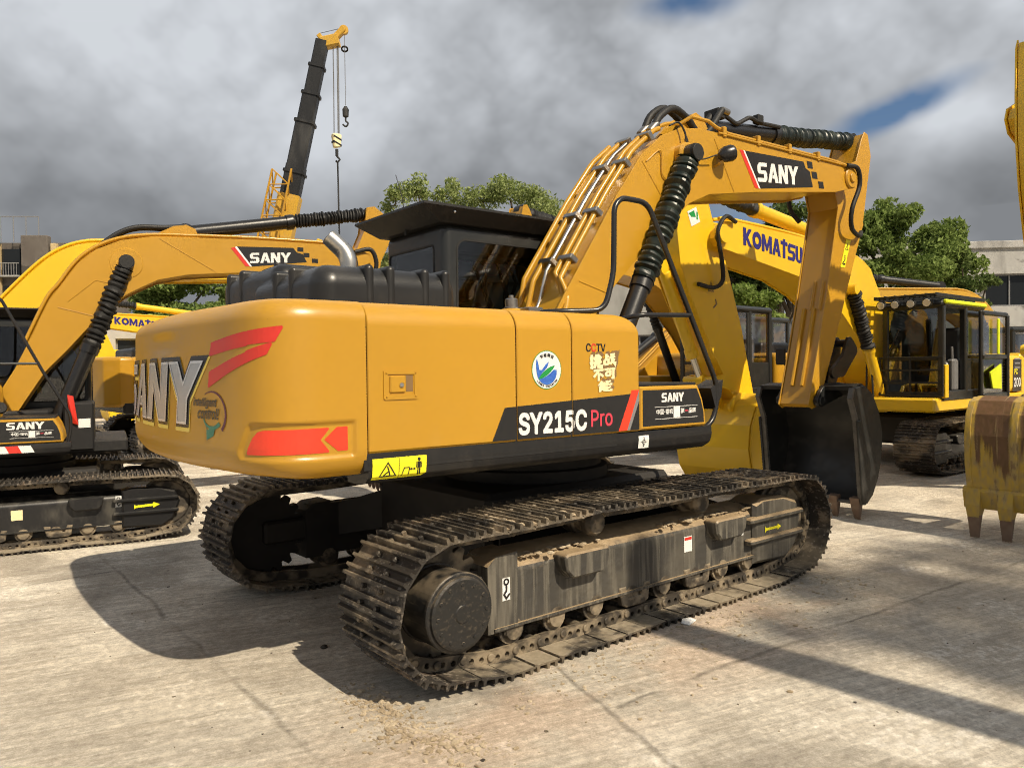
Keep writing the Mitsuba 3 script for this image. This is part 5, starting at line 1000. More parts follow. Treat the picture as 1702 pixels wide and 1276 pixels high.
def left_machine():
    k = thing('excavator', 'smaller orange excavator at the left edge with clean black tracks and red-white hazard stripes', 'excavator', tr(-2.894, 5.115, 0, -0.2062, 0.811), 'crawler excavators on the yard')
    sany_upper(k, False); undercarriage(k, dirty=False, seed=9)
    top = [(0.0, 2.2), (0.16, 2.55), (0.41, 3.12), (0.55, 3.32), (0.75, 3.62), (0.97, 3.82), (1.26, 3.96), (1.6, 4.03), (2.1, 4.06), (3.05, 4.09), (4.22, 4.09), (4.66, 4.04)]
    P = top + [(4.80, 3.97), (4.82, 3.86), (4.72, 3.80), (3.04, 3.61), (2.12, 3.53), (1.73, 3.44), (1.5, 3.32), (1.31, 3.21), (1.06, 2.99), (0.88, 2.79), (0.61, 2.46), (0.34, 2.16), (0.12, 1.80), (0.0, 1.6), (-0.16, 1.62), (-0.2, 1.85)]
    b = simple_boom(k, P, 0.315, 'paint_orange', top[1:-1])
    add(b, 'weld_seam', ([weld(q, -0.335) for q in ([(0.5, 3.02), (1.12, 2.86)], [(1.75, 4.02), (2.5, 3.58)], [(0.62, 3.10), (0.95, 3.40), (1.14, 3.36)])]), 'paint_orange')
    add(b, 'boss', ([cyl((1.33, s * 0.34, 3.65), (1.33, s * 0.31, 3.65), 0.21, 32, 0.008) for s in (-1, 1)]), 'paint_orange')
    add(b, 'cylinder_ear', ([ext([(1.55, 4.02), (1.95, 4.24), (2.12, 4.27), (2.24, 4.22), (2.3, 4.07)], y - .02, y + .02) for y in (-0.13, 0.13)]), 'paint_orange')
    for name, poly, m, l in (('red_bar', [(2.70, 3.945), (2.755, 3.965), (2.965, 3.69), (2.90, 3.69)], 'red_print', .001), ('white_bar', [(2.755, 3.965), (2.785, 3.975), (2.995, 3.69), (2.965, 3.69)], 'white_print', .001), ('black_panel', [(2.785, 3.975), (3.60, 4.005), (3.65, 3.94), (3.74, 3.92), (3.80, 3.80), (2.995, 3.69)], 'black_print', .001)):
        add(b, name, side_film(Polygon(poly), -1, 0.333, l), m, smooth=False)
    add(b, 'lettering', side_film(affinity.skew(place2(WORD, 2.965, 3.74, 0.60, 0.15), ys=4, origin=(2.965, 3.74)), -1, 0.333, 0.004), 'white_print', smooth=False)
    for x, z in ((3.70, 3.99), (3.79, 3.91), (3.92, 3.83)): add(b, 'black_square', side_film(sbox(x - 0.04, z - 0.035, x + 0.05, z + 0.03), -1, 0.333, .001), 'black_print', smooth=False)
    for s in (-1, 1):
        g = cylinder_parts(k, (0.42, s * 0.42, 1.38), (1.33, s * 0.42, 3.65), 0.095, 0.05, 0.5, bel=(0.115, 15, 0.032), bel_mat='rubber', name='boom_cylinder')
        add(g, 'pin_cap', cyl((1.33, s * 0.36, 3.65), (1.33, s * 0.50, 3.65), 0.09, 20), 'rubber')
    cylinder_parts(k, (2.12, 0, 4.18), (4.88, 0, 4.68), 0.10, 0.055, 0.56, bel=(0.105, 24, 0.03), bel_mat='rubber', name='stick_cylinder')
    for y in (-0.10, 0.02):
        add(b, 'hydraulic_hose', tube(smooth_path([(0.98, y, 3.88), (1.25, y, 4.10), (1.5, y, 4.20), (1.85, y, 4.22), (2.15, y, 4.26)]), 0.036, 10), 'rubber')
    S = [(4.80, 4.75), (4.93, 4.78), (5.15, 4.62), (5.22, 4.3), (5.03, 3.9), (4.90, 3.2), (4.80, 1.8), (4.76, 1.45), (4.62, 1.42), (4.56, 1.6), (4.50, 3.0), (4.52, 3.8), (4.62, 4.05), (4.76, 4.38)]
    add(k, 'stick', boom_box(S, 0.175, 0.016, 0.015), 'paint_orange', smooth=28)
    add(k, 'hydraulic_hose', tube(smooth_path([(4.55, -0.35, 4.0), (4.80, -0.36, 4.05), (4.90, -0.34, 3.85), (4.86, -0.3, 3.6)]), 0.035, 10), 'rubber')
    bucket(k, np.asarray(BUCKET) + [0.66, 0.14], 0.5, 'paint_black', (4.68, 1.47), (5.12, 1.55))
    y = -1.22
    P = fillet([(-0.62, -0.95, 2.085), (-0.3, y, 2.10), (-0.22, y, 2.35), (-0.20, y, 3.04), (-0.05, y, 3.06), (0.38, y, 2.15), (0.66, y, 1.62), (0.66, y, 1.45), (0.62, y, 1.25)], 0.08)
    r = add(k, 'handrail', tube(P, 0.019, 8), 'paint_black'); add(r, 'cross_rail', tube([(-0.2, y, 2.26), (0.33, y, 2.26)], 0.016, 8), 'paint_black')
    add(k, 'work_lamp', lathe([(0, 0), (0, 0.07), (0.06, 0.075), (0.14, 0.06), (0.14, 0.0)], (-0.10, -1.0, 1.72), (0.2, -1, 0.1), 16), 'rubber')
    add(k, 'front_frame', box(0.55, 0.90, -0.62, 0.42, 1.12, 1.75, 0.02), 'black_matte')
    kk = solo('red_rag', hull([(0.60 + dx, -0.66 + dy, z) for dx, dy, z in ((0, 0, 1.86), (0.07, 0.0, 1.84), (0.02, 0.02, 1.5), (0.12, 0.0, 1.46), (0.05, -0.03, 1.6))]), 'red_print', 'red cloth tied to the front of the smaller orange excavator', 'cloth', tr(-2.894, 5.115, 0, -0.2062, 0.811))
    add(k, 'data_plate', box(0.72, 0.86, -0.628, -0.622, 1.42, 1.54, 0.001), 'white_print')
    F = k + '__track_frame'; yo = -1.305
    for nm, g, l, m in (('lifting_sticker', sbox(1.13, 0.44, 1.20, 0.58), .004, 'white_print'), ('lifting_print', unary_union([Point(1.165, .545).buffer(.022).difference(Point(1.165, .545).buffer(.012)), LineString([(1.165, .52), (1.165, .5), (1.15, .48), (1.165, .455), (1.185, .475)]).buffer(.006)]), .007, 'black_print'), ('data_sticker', sbox(0.02, 0.38, 0.14, 0.50), .002, 'cream_print'), ('direction_arrow', Polygon([(1.36, 0.415), (1.56, 0.425), (1.56, 0.40), (1.64, 0.44), (1.56, 0.475), (1.56, 0.455), (1.36, 0.445), (1.34, 0.46), (1.34, 0.40)]), .0375, 'yellow_print')):
        add(F, nm, on_side(g, yo - l), m, smooth=False)
    return k
left_machine()

D_TOP = [(0.62, 1.95), (1.01, 2.50), (1.30, 2.95), (1.59, 3.30), (1.85, 3.42), (2.16, 3.46), (3.65, 3.60), (5.3, 3.64), (5.62, 3.62)]
D_BOOM = D_TOP + [(5.82, 3.50), (5.86, 3.38), (5.76, 3.27), (3.79, 3.02), (3.1, 2.82), (2.55, 2.54), (1.76, 1.99), (1.30, 1.45), (0.95, 1.20), (0.62, 1.25), (0.50, 1.55)]
D_STICK = [(5.98, 4.20), (6.08, 4.26), (6.22, 4.18), (6.40, 3.75), (6.48, 3.42), (6.42, 3.02), (6.26, 2.70), (5.75, 1.90), (5.26, 1.25), (5.10, 1.12), (4.92, 1.10), (4.80, 1.22), (5.13, 2.29), (5.50, 3.2), (5.74, 3.62)]
D_BUCKET = [(5.06, 0.10), (4.80, 0.28), (4.55, 0.55), (4.40, 0.9), (4.44, 1.15), (4.56, 1.30), (5.10, 1.34), (5.34, 1.20), (5.47, 0.95), (5.51, 0.65), (5.44, 0.36), (5.28, 0.16)]
def facing_machine(k, paint, boom=D_BOOM, top=D_TOP, stick=D_STICK, bkt=D_BUCKET, word=True, bucket_mat=None, teeth='tooth_steel', half_b=0.58, bel=True, tooth=0.17, shift=(0, 0), pins=((5.02, 1.20), (5.40, 1.20)), bc=((6.50, 2.98), (5.74, 1.55)), arm=((2.45, 3.76), (6.10, 4.14))):
    b = simple_boom(k, boom, 0.30, paint, top)
    add(k, 'stick', boom_box(stick, 0.20, 0.016, 0.015), paint, smooth=28)
    if word:
        g = affinity.scale(affinity.translate(affinity.skew(place2(KWORD, 0, 0, 1.5, 0.27), ys=-5.4, origin=(0, 0)), 0, 3.35), -1, 1, origin=(2.61, 0))
        for q in sorted(getattr(g, 'geoms', [g]), key=lambda q: -q.bounds[0]): add(b, 'lettering', side_film(q, 1, 0.318, 0.002), 'navy_print', smooth=False)
    for s in (-1, 1):
        g = cylinder_parts(k, (1.35, s * 0.40, 1.05), (2.36, s * 0.40, 2.92), 0.085, 0.05, 0.52, barrel_mat=paint, bel=(0.105, 17, 0.028) if bel else None, bel_mat='rubber', name='boom_cylinder')
    cylinder_parts(k, (arm[0][0], 0, arm[0][1]), (arm[1][0], 0, arm[1][1]), 0.10, 0.055, 0.56, barrel_mat=paint, bel=(0.10, 20, 0.025) if bel else None, bel_mat='rubber', name='stick_cylinder')
    add(b, 'cylinder_ear', ([ext([(arm[0][0] - .35, arm[0][1] - .36), (arm[0][0] - .06, arm[0][1] + .06), (arm[0][0] + .08, arm[0][1] + .06), (arm[0][0] + .3, arm[0][1] - .28)], y - .02, y + .02) for y in (-.13, .13)]), paint)
    cylinder_parts(k, (bc[0][0], 0, bc[0][1]), (bc[1][0], 0, bc[1][1]), 0.075, 0.045, 0.78, barrel_mat=paint, name='bucket_cylinder')
    for y in (-0.24, 0.24): add(k, 'linkage_arm', ext(offset_poly([bc[1], (bc[1][0] - .14, bc[1][1] - .05), (bc[1][0] - .40, bc[1][1] - .11), (bc[1][0] - .18, bc[1][1] + .03)], 0.045), y - .02, y + .02), paint)
    add(k, 'linkage_rod', merge(ext(offset_poly([bc[1], (bc[1][0] - .08, bc[1][1] - .15), pins[1], (pins[1][0] + .10, pins[1][1] + .2)], 0.05), -.09, .09), cyl((bc[1][0], -.26, bc[1][1]), (bc[1][0], .26, bc[1][1]), .05, 14)), paint)
    bucket(k, bkt, half_b, bucket_mat or paint, pins[0], pins[1], pin=0.2, teeth_mat=teeth, tooth=tooth)
    for s in (1,):
        add(b, 'hydraulic_hose', tube(smooth_path([(5.45, 0.36, 3.62), (5.70, 0.38, 3.66), (5.84, 0.36, 3.45), (5.72, 0.33, 3.1), (5.66, 0.30, 2.85), (5.8, 0.26, 2.75), (6.1, 0.24, 2.78)]), 0.028, 8), 'rubber')
        add(b, 'tip_boss', cyl((5.72, 0.28, 3.44), (5.72, 0.39, 3.44), 0.12, 20), paint)
    return b

def yellow_machine():
    k = thing('excavator', 'bright yellow excavator with open cab door and a big blue word on its boom', 'excavator', tr(10.1, 1.5, 0, PI), 'crawler excavators on the yard')
    b = facing_machine(k, 'paint_yellow')
    st = k + '__stick'
    L = lambda g, l: side_film(g, 1, 0.215, l)
    add(st, 'dealer_sticker', L(Polygon([(6.28, 3.68), (6.10, 3.76), (6.02, 3.58), (6.20, 3.50)]), .002), 'white_print', smooth=False)
    add(st, 'dealer_print', L(unary_union([Polygon([(6.26, 3.66), (6.15, 3.71), (6.11, 3.63), (6.20, 3.62)]), sbox(6.07, 3.6, 6.10, 3.7)]), .004), 'green_print', smooth=False)
    add(st, 'warning_print', L(unary_union([Polygon([(5.86, 2.70), (5.74, 2.70), (5.80, 2.84)]).difference(Polygon([(5.84, 2.715), (5.76, 2.715), (5.80, 2.81)])), LineString([(5.74, 2.5), (5.68, 2.55), (5.7, 2.6)]).buffer(.012)]), .002), 'brown_print', smooth=False)
    undercarriage(k, dirty=False, seed=21, right=False); 
    belt(k, 'paint_yellow')
    body_box(k, 'paint_yellow', z1=1.92)
    H = k + '__house'
    fl = lambda g, l=.003: side_film(g, 1, 1.36, l)
    add(H, 'black_panel', fl(Polygon([(-1.62, 1.22), (-2.08, 1.22), (-2.08, 1.80), (-1.66, 1.80)])), 'black_print', smooth=False)
    fx = lambda g: affinity.scale(g, -1, 1, origin=(0, 0))
    add(H, 'lettering', fl(fx(place2(mesh_outline(text('PC', .1, bold=True)), 1.70, 1.53, 0.17, 0.10)), .006), 'yellow_print', smooth=False)
    add(H, 'lettering', fl(fx(place2(mesh_outline(text('200', .1, bold=True)), 1.69, 1.30, 0.34, 0.17)), .006), 'white_print', smooth=False)
    for z in np.linspace(1.32, 1.72, 9): add(H, 'vent_slot', fl(sbox(-1.30, z, -1.08, z + 0.022)), 'black_print', smooth=False)
    for z in np.linspace(1.62, 1.78, 3): add(H, 'vent_slot', fl(sbox(-2.0, z + .02, -1.72, z + 0.045), .005), 'grey_print', smooth=False)
    c = frame_cab(k, -0.22, 1.46, 0.44, 1.38, 1.19, 2.66, door='open', panes='cab_glass')
    add(c, 'roof_trim', box(-0.2, 1.46, 1.36, 1.43, 2.66, 2.73, 0.02), 'hi_vis')
    g = add(c, 'roof_guard', merge([box(1.44 + 0.3 * t, 1.47 + 0.3 * t, 0.45, 1.38, 2.78, 2.81, 0.006) for t in (0, .5, 1)] + [box(-0.2, 1.76, y, y + 0.025, 2.76, 2.82, 0.006) for y in (0.44, 0.6, 0.75, 0.91, 1.06, 1.22, 1.37)]), 'rubber')
    for y in (0.52, 0.74, 0.98, 1.22):
        lm = add(k, 'work_lamp', lathe([(0, 0), (0, 0.06), (0.06, 0.075), (0.09, 0.07), (0.09, 0.0)], (1.60, y, 2.69), (1, 0, -0.15), 18), 'rubber'); add(lm, 'lamp_lens', lathe([(0.088, 0), (0.088, 0.062), (0.096, 0.055), (0.096, 0)], (1.60, y, 2.69), (1, 0, -0.15), 18), 'lamp_glass')
    add(c, 'front_guard', merge([box(1.53, 1.56, 0.44, 1.40, z, z + 0.03, 0.006) for z in (1.22, 1.42, 1.62, 1.82)] + [box(1.53, 1.56, y, y + 0.03, 1.22, 1.85, 0.006) for y in (0.42, 0.9, 1.38)]), 'rubber')
    add(c, 'wiper', tube([(1.54, 0.55, 1.85), (1.54, 0.75, 2.3)], 0.01, 6), 'rubber')
    add(c, 'front_pillar_trim', box(1.38, 1.505, 1.36, 1.425, 1.20, 1.72, 0.01), 'paint_yellow')
    # open door swung back flat along the cab
    dr_ = add(c, 'open_door', merge([box(-0.86, -0.78, 1.50, 1.56, 1.16, 2.56, 0.02), box(0.22, 0.30, 1.46, 1.52, 1.16, 2.60, 0.02), box(-0.84, 0.28, 1.48, 1.545, 2.52, 2.60, 0.02), box(-0.84, 0.28, 1.48, 1.545, 1.80, 1.88, 0.015), box(-0.84, 0.28, 1.48, 1.545, 1.15, 1.24, 0.015)]), 'cab_black', label='black cab door swung open with a green handle strip')
    add(dr_, 'door_window', box(-0.80, 0.24, 1.505, 1.51, 1.86, 2.54, 0.001), 'glass', smooth=False)
    add(dr_, 'door_window', box(-0.80, 0.24, 1.505, 1.51, 1.22, 1.82, 0.001), 'tint_glass', smooth=False)
    add(dr_, 'grab_bar', box(-0.33, -0.25, 1.55, 1.58, 1.88, 2.48, 0.012), 'hi_vis')
    add(dr_, 'door_pocket', hull([(x, y, z) for x, z in ((-0.02, 1.32), (0.10, 1.58), (-0.4, 1.72), (-0.42, 1.30)) for y in (1.552, 1.575)]), 'hi_vis')
    add(k, 'mirror', merge(box(1.60, 1.64, -1.40, -1.2, 1.75, 2.05, 0.02), tube([(1.2, -1.3, 1.5), (1.45, -1.32, 1.75), (1.6, -1.3, 1.85)], 0.015, 6)), 'rubber')
    add(k, 'handrail', tube(fillet([(1.70, 0.40, 1.2), (1.72, 0.38, 1.85), (1.70, 0.30, 1.85), (1.68, 0.28, 1.2)], 0.05), 0.016, 8), 'rubber')
    add(k, 'seat_cover', box(0.45, 0.80, 0.98, 1.22, 1.30, 1.78, 0.05), 'white_cover')
    return k
yellow_machine()

def rusty_machine():
    k = thing('excavator', 'yellow excavator mostly outside the right edge, its rust-streaked bucket teeth resting on the concrete', 'excavator', tr(9.75, -2.40, 0, PI), 'crawler excavators on the yard')
    bk = [(5.28, 0.34), (5.14, 0.55), (5.02, 0.8), (4.98, 1.02), (5.02, 1.22), (5.10, 1.36), (5.30, 1.38), (5.43, 1.34), (5.52, 1.22), (5.56, 1.02), (5.55, 0.75), (5.50, 0.50), (5.47, 0.34)]
    facing_machine(k, 'paint_yellow', boom=pose(D_BOOM, 0.13, (.6, 1.5), -.1), top=pose(D_TOP, 0.13, (.6, 1.5), -.1), bc=((5.72, 3.5), (5.18, 1.85)), arm=((2.6, 4.30), (5.45, 4.85)), stick=[(5.0 + (x - 5.0) * 0.42 - 0.42 * (1 - (z - 1.12) / 3.1), 1.25 + (z - 1.12) * 1.12) for x, z in D_STICK], pins=((4.62, 1.30), (5.02, 1.36)), bkt=bk, word=False, bucket_mat='rusty_yellow', half_b=0.60, tooth=0.12)
    B = k + '__bucket'
    # ribs up the back and the teeth in their adaptors
    back = np.array([(5.30, 1.38), (5.43, 1.34), (5.52, 1.22), (5.56, 1.02), (5.55, 0.75), (5.50, 0.50), (5.49, 0.40)])
    for y in (-0.2, 0.2, 0.6, -0.6): add(B, 'wear_rib', ext(np.vstack([back, back[::-1] + [0.03, 0.012]]), y - 0.026, y + 0.026), 'rusty_yellow')
    add(B, 'lip_plate', ext([(5.50, 0.52), (5.535, 0.50), (5.545, 0.47), (5.50, 0.30), (5.46, 0.30)], -0.66, 0.66, b=0.006), 'rusty_yellow')
    for i in range(5):
        y = -0.56 + i * 0.28
        g = add(B, 'adaptor', hull([(5.54, y + s * 0.06, 0.50) for s in (-1, 1)] + [(5.47, y + s * 0.06, 0.46) for s in (-1, 1)] + [(5.575, y + s * 0.065, 0.34) for s in (-1, 1)] + [(5.44, y + s * 0.065, 0.30) for s in (-1, 1)] + [(5.555, y + s * 0.05, 0.22) for s in (-1, 1)] + [(5.46, y + s * 0.05, 0.22) for s in (-1, 1)]), 'rusty_yellow', smooth=20)
        add(g, 'tooth_point', hull([(5.56, y + s * 0.055, 0.27) for s in (-1, 1)] + [(5.455, y + s * 0.055, 0.27) for s in (-1, 1)] + [(5.515, y + s * 0.038, 0.015) for s in (-1, 1)] + [(5.49, y + s * 0.038, 0.015) for s in (-1, 1)]), 'tooth_steel', smooth=20)
    for kk in [q for q in scene if q.startswith(B + '__tooth') and 'point' not in q]: del scene[kk]
    undercarriage(k, dirty=False, seed=33, right=False); belt(k, 'paint_yellow'); body_box(k, 'paint_yellow', z1=1.95); frame_cab(k, -0.28, 1.50, 0.42, 1.40, 1.19, 2.75)
    return k
rusty_machine()

def back_machine(label, T, paint, ang=0.0, arm_dz=0.0, word=None, cab='facing', under=True, bel=True, stick_down=None):
    """machine of the main type, seen small or mostly hidden."""
    k = thing('excavator', label, 'excavator', T, 'crawler excavators on the yard')
    top = pose(TOPLINE, ang); b = simple_boom(k, pose(BOOM, ang), 0.315, paint, top[1:])
    add(k, 'stick', boom_box(pose(STICK, ang), 0.175, 0.016, 0.015), paint, smooth=28)
    for s in (-1, 1): cylinder_parts(k, pose3((0.34, s * .42, 1.32), 0), pose3((1.585, s * .42, 3.62), ang), 0.085, 0.05, 0.55, barrel_mat='paint_black' if 'orange' in paint else paint, bel=(0.10, 16, .025) if bel else None, bel_mat='rubber', name='boom_cylinder')
    cylinder_parts(k, pose3((2.10, 0, 4.06 + arm_dz * .3), ang), pose3((5.12, 0, 4.44 + arm_dz), ang), 0.095, 0.055, 0.55, barrel_mat='paint_black' if 'yellow' not in paint else paint, bel=(0.10, 18, .025) if bel else None, bel_mat='rubber', name='stick_cylinder')
    bp = pose(BUCKET, ang); p1, p2 = pose([(4.02, 1.33), (4.50, 1.45)], ang)
    bucket(k, bp, 0.55, paint, p1, p2)
    undercarriage(k, dirty=False, seed=5, right=True, left=True, links_r=False) if under else None
    belt(k, paint if 'orange' not in paint else 'black_matte'); body_box(k, paint); frame_cab(k, -0.40, 1.35, 0.42, 1.40, 1.19, 2.85)
    return k, b
def pose3(p, ang):
    q = pose([(p[0], p[2])], ang)[0]; return (q[0], p[1], q[1])
back_machine('yellow excavator just behind the smaller orange one at left, only its bright boom showing', tr(-3.2, 9.1, 0, -0.17), 'paint_yellow', -0.08, arm_dz=-0.3, bel=False)
k, b = back_machine('orange excavator behind the black handrail of the large machine, facing left, with black boom cylinders', tr(9.6, 5.3, 0, PI), 'paint_orange', 0.0)
back_machine('dark-cabbed orange excavator parked with a low boom behind the tall yellow bucket arm', tr(13.0, 6.9, 0, PI), 'paint_orange', -0.62, under=True)
back_machine('dull ochre excavator behind the cab of the bright yellow one, its curved boom showing above', tr(14.8, 1.0, 0, math.radians(148), 0.84), 'paint_ochre', -0.02)
back_machine('orange excavator with its boom lowered, seen between the smaller machine and the big counterweight', tr(1.75, 12.3, 0, 0), 'paint_orange', -0.60)
for i, (lab, T) in enumerate((('far yellow excavator at left, its boom with a dark word above the white wall', tr(7.0, 22.7, 0, PI)), ('farthest small yellow excavator at left with a small dark word on its boom', tr(10.8, 40.5, 0, PI)))):
    k = thing('excavator', lab, 'excavator', T, 'crawler excavators on the yard'); facing_machine(k, 'paint_yellow'); undercarriage(k, dirty=False, seed=50 + i, links_r=False); belt(k, 'paint_yellow'); body_box(k, 'paint_yellow', z1=1.92); frame_cab(k, -0.28, 1.50, 0.42, 1.40, 1.19, 2.7)
# ------------------------------------------------------------------ crane, buildings, trees
def beam(a, b, w0, h0, w1=None, h1=None, ch=0.2, side=(0, 0, 1)):
    """box beam with chamfered corners from a to b."""
    a, b = np.asarray(a, float), np.asarray(b, float); d = (b - a) / np.linalg.norm(b - a); u = np.cross(d, side); u /= np.linalg.norm(u); v = np.cross(u, d)
    w1, h1 = w1 or w0, h1 or h0; pts = []
    for p, w, h in ((a, w0, h0), (b, w1, h1)):
        for su in (-1, 1):
            for sv in (-1, 1):
                pts += [p + u * su * w / 2 * (1 - ch) + v * sv * h / 2, p + u * su * w / 2 + v * sv * h / 2 * (1 - ch)]
    return hull(pts)
def crane():
    k = thing('mobile_crane', 'mobile crane with a raised black telescopic boom, stowed yellow lattice jib and hanging hooks', 'crane')
    a, b = np.array([8.75, 28.85, 1.7]), np.array([11.43, 26.97, 16.45]); d = (b - a) / np.linalg.norm(b - a)
    at = lambda z: a + (b - a) * (z - a[2]) / (b[2] - a[2])
    zs = [(1.7, 9.6, 0.86, 'paint_ochre', 'base_section'), (9.0, 10.9, 0.74, 'crane_black', 'boom_section'), (10.3, 12.82, 0.70, 'crane_black', 'boom_section'), (12.7, 14.07, 0.63, 'crane_black', 'boom_section'), (13.9, 15.31, 0.56, 'crane_black', 'boom_section'), (15.2, 16.45, 0.50, 'crane_black', 'boom_section')]
    for z0, z1, w, m, n in zs: add(k, n, beam(at(z0), at(z1), w, w * 1.1), m)
    for z, w in ((12.82, .80), (14.07, .72), (15.31, .64), (10.6, .84)): add(k, 'boom_collar', beam(at(z) - d * 0.06, at(z) + d * 0.06, w, w * 1.12), 'crane_black')
    hd = add(k, 'boom_head', merge(beam(at(16.35), np.array([12.0, 26.5, 16.5]), 0.45, 0.5), beam((11.75, 26.7, 16.45), (12.18, 26.36, 17.0), 0.30, 0.26), cyl((12.13, 26.30, 16.95), (12.23, 26.46, 16.95), 0.20, 18), beam((11.30, 27.08, 16.75), (11.45, 26.96, 16.5), 0.2, 0.2)), 'paint_ochre')
    add(hd, 'guy_line', tube([(11.30, 27.08, 16.8), (12.15, 26.38, 17.05)], 0.012, 5), 'rubber')
    for p, q in (((11.80, 26.68, 16.3), (11.75, 26.62, 12.35)), ((11.93, 26.56, 16.3), (11.88, 26.50, 12.35)), ((11.97, 26.53, 16.3), (11.92, 26.47, 12.35))): add(k, 'hoist_rope', tube([p, q], 0.022, 6), 'steel')
    add(k, 'whip_rope', tube([(12.19, 26.35, 16.8), (12.17, 26.3, 13.6)], 0.014, 6), 'steel')
    add(k, 'whip_rope_ring', lathe([(-.03, .10), (-.03, .16), (.03, .16), (.03, .10), (-.03, .10)], (12.18, 26.33, 16.1), (0.3, 0.5, 1), 16, cap=False), 'rubber')
    hb = add(k, 'hook_block', ext(offset_poly([(11.70, 12.25), (11.96, 12.25), (11.92, 11.82), (11.76, 11.78)], 0.08), 26.44, 26.68, b=0.04), 'cream_print')
    for z in (11.92, 12.16): add(hb, 'black_band', ext([(11.64, z), (12.02, z - 0.14), (12.02, z - 0.06), (11.64, z + 0.08)], 26.43, 26.69), 'black_print')
    add(hb, 'hook', merge(cyl((11.83, 26.55, 11.65), (11.83, 26.55, 11.35), 0.07, 10), tube([(11.83, 26.55, 11.35), (11.95, 26.5, 11.2), (11.83, 26.5, 11.05), (11.75, 26.5, 11.12)], 0.05, 8)), 'crane_black')
    add(k, 'load_sling', tube([(11.84, 26.5, 11.1), (11.86, 26.45, 5.0)], 0.04, 8), 'crane_black')
    wh = add(k, 'whip_hook', merge(lathe([(0, 0.05), (.05, .13), (.35, .15), (.5, .06)], (12.165, 26.3, 13.05), (0, 0, 1), 14), tube(smooth_path([(12.165, 26.3, 13.05), (12.17, 26.3, 12.9), (12.25, 26.25, 12.8), (12.17, 26.3, 12.66), (12.05, 26.38, 12.75)]), 0.04, 8)), 'crane_black')
    # lattice jib stowed along the boom's left side
    u = np.cross(d, [0.77, -0.64, 0]); u /= np.linalg.norm(u); r = np.array([0.77, -0.64, 0.0])
    ch = []; o = lambda z, i, j: at(z) - np.array([0.3, 0.36, 0]) - r * (0.36 + 0.42 * i * (1 - (10.6 - z) * -0.02)) + np.cross(r, d) * (0.3 * j)
    Z = np.linspace(5.2, 10.6, 9); bars = []
    for i in (-1, 1):
        for j in (-1, 1): bars.append(tube([o(z, i, j) for z in Z], 0.045, 6))
    for q in range(len(Z) - 1):
        for i in (-1, 1): bars.append(tube([o(Z[q], i, -1), o(Z[q + 1], i, 1)], 0.03, 5))
        for j in (-1, 1): bars += [tube([o(Z[q], -1, j), o(Z[q + 1], 1, j)], 0.03, 5), tube([o(Z[q], 1, j), o(Z[q], -1, j)], 0.03, 5)]
    add(k, 'lattice_jib', merge(bars), 'paint_orange')
    # carrier
    c = add(k, 'carrier', merge(box(3.5, 15.0, 27.9, 30.3, 0.7, 1.5, 0.05), box(2.2, 4.2, 27.9, 30.3, 0.7, 2.7, 0.15)), 'paint_yellow')
    add(k, 'turntable', merge(cyl((8.5, 29.1, 1.5), (8.5, 29.1, 1.9), 1.0, 24), box(6.6, 9.4, 28.0, 30.1, 1.9, 2.9, 0.1)), 'paint_yellow')
    for x in (3.6, 5.2, 10.8, 12.3, 13.8):
        for y in (27.95, 30.25): add(k, 'wheel', lathe([(-.17, .3), (-.19, .5), (-.12, .56), (.12, .56), (.19, .5), (.17, .3)], (x, y, 0.56), (0, 1, 0), 20), 'rubber')
mat('crane_black', lambda p, n, uv: mix((0.009, 0.010, 0.012), (0.045, 0.045, 0.045), smoothstep(0.45, 0.8, fbm(p.x * 2, p.y * 2, p.z * .5, 3))), 0.5)
crane()

def wall_fn(base, stain):
    def fn(p, n, uv):
        s = fbm(p.x * 1.6, p.y * 1.6, p.z * 0.35, 4); f = fbm(p.x * 3, p.y * 3, p.z * 3, 4)
        c = mix(base, tuple(.8 * v for v in base), f); c = mix(c, stain, smoothstep(0.50, 0.72, s) * 0.75)
        return mix(c, (0.06, 0.055, 0.05), smoothstep(0.62, 0.70, fbm(p.x * 0.9, p.y * .9, p.z * 1.2, 5)) * 0.8)
    return fn
mat('old_white_wall', wall_fn((0.46, 0.455, 0.44), (0.25, 0.245, 0.235)), 0.9, spec=0.2)
mat('grey_wall', wall_fn((0.36, 0.36, 0.35), (0.22, 0.22, 0.21)), 0.9, spec=0.2)
mat('dark_render', wall_fn((0.15, 0.133, 0.118), (0.11, 0.095, 0.085)), 0.8, spec=0.2)
mat('window_dark', (0.012, 0.014, 0.016), 0.12)
mat('tan_strip', (0.50, 0.38, 0.20), 0.7)
def oriented(x, y, ang): return tr(x, y, 0, ang)
def building(name, label, T, L, Dp, Hh, m, rows, cols, win=None, wz=None, parapet=0.3, group=None):
    """local: front wall along x at y = 0 facing -y, depth to +y."""
    k = thing(name, label, 'building', T, group)
    wins = []
    W = m3.Manifold.cube((L, Dp, Hh))
    for (x0, x1, z0, z1) in (win or []): W = W - mbox(x0, x1, -0.1, 0.35, z0, z1)
    w = add(k, 'wall', from_m(W), m, smooth=False)
    add(k, 'parapet', merge(box(-0.12, L + 0.12, -0.12, 0.18, Hh - 0.02, Hh + parapet, 0.02), box(-0.12, 0.2, 0.182, Dp, Hh - 0.01, Hh + parapet, 0.02)), m, smooth=False)
    for (x0, x1, z0, z1) in (win or []):
        f = add(k, 'window', merge(box(x0, x1, 0.20, 0.26, z0, z0 + 0.07, .005), box(x0, x1, 0.20, 0.26, z1 - 0.07, z1, .005), [box(x, x + 0.06, 0.20, 0.26, z0 + .07, z1 - .07, .005) for x in np.linspace(x0, x1 - 0.06, max(2, int((x1 - x0) / 1.1) + 1))]), 'grey_print')
        add(f, 'pane', box(x0, x1, 0.262, 0.28, z0, z1, 0.001), 'window_dark', smooth=False)
    return k
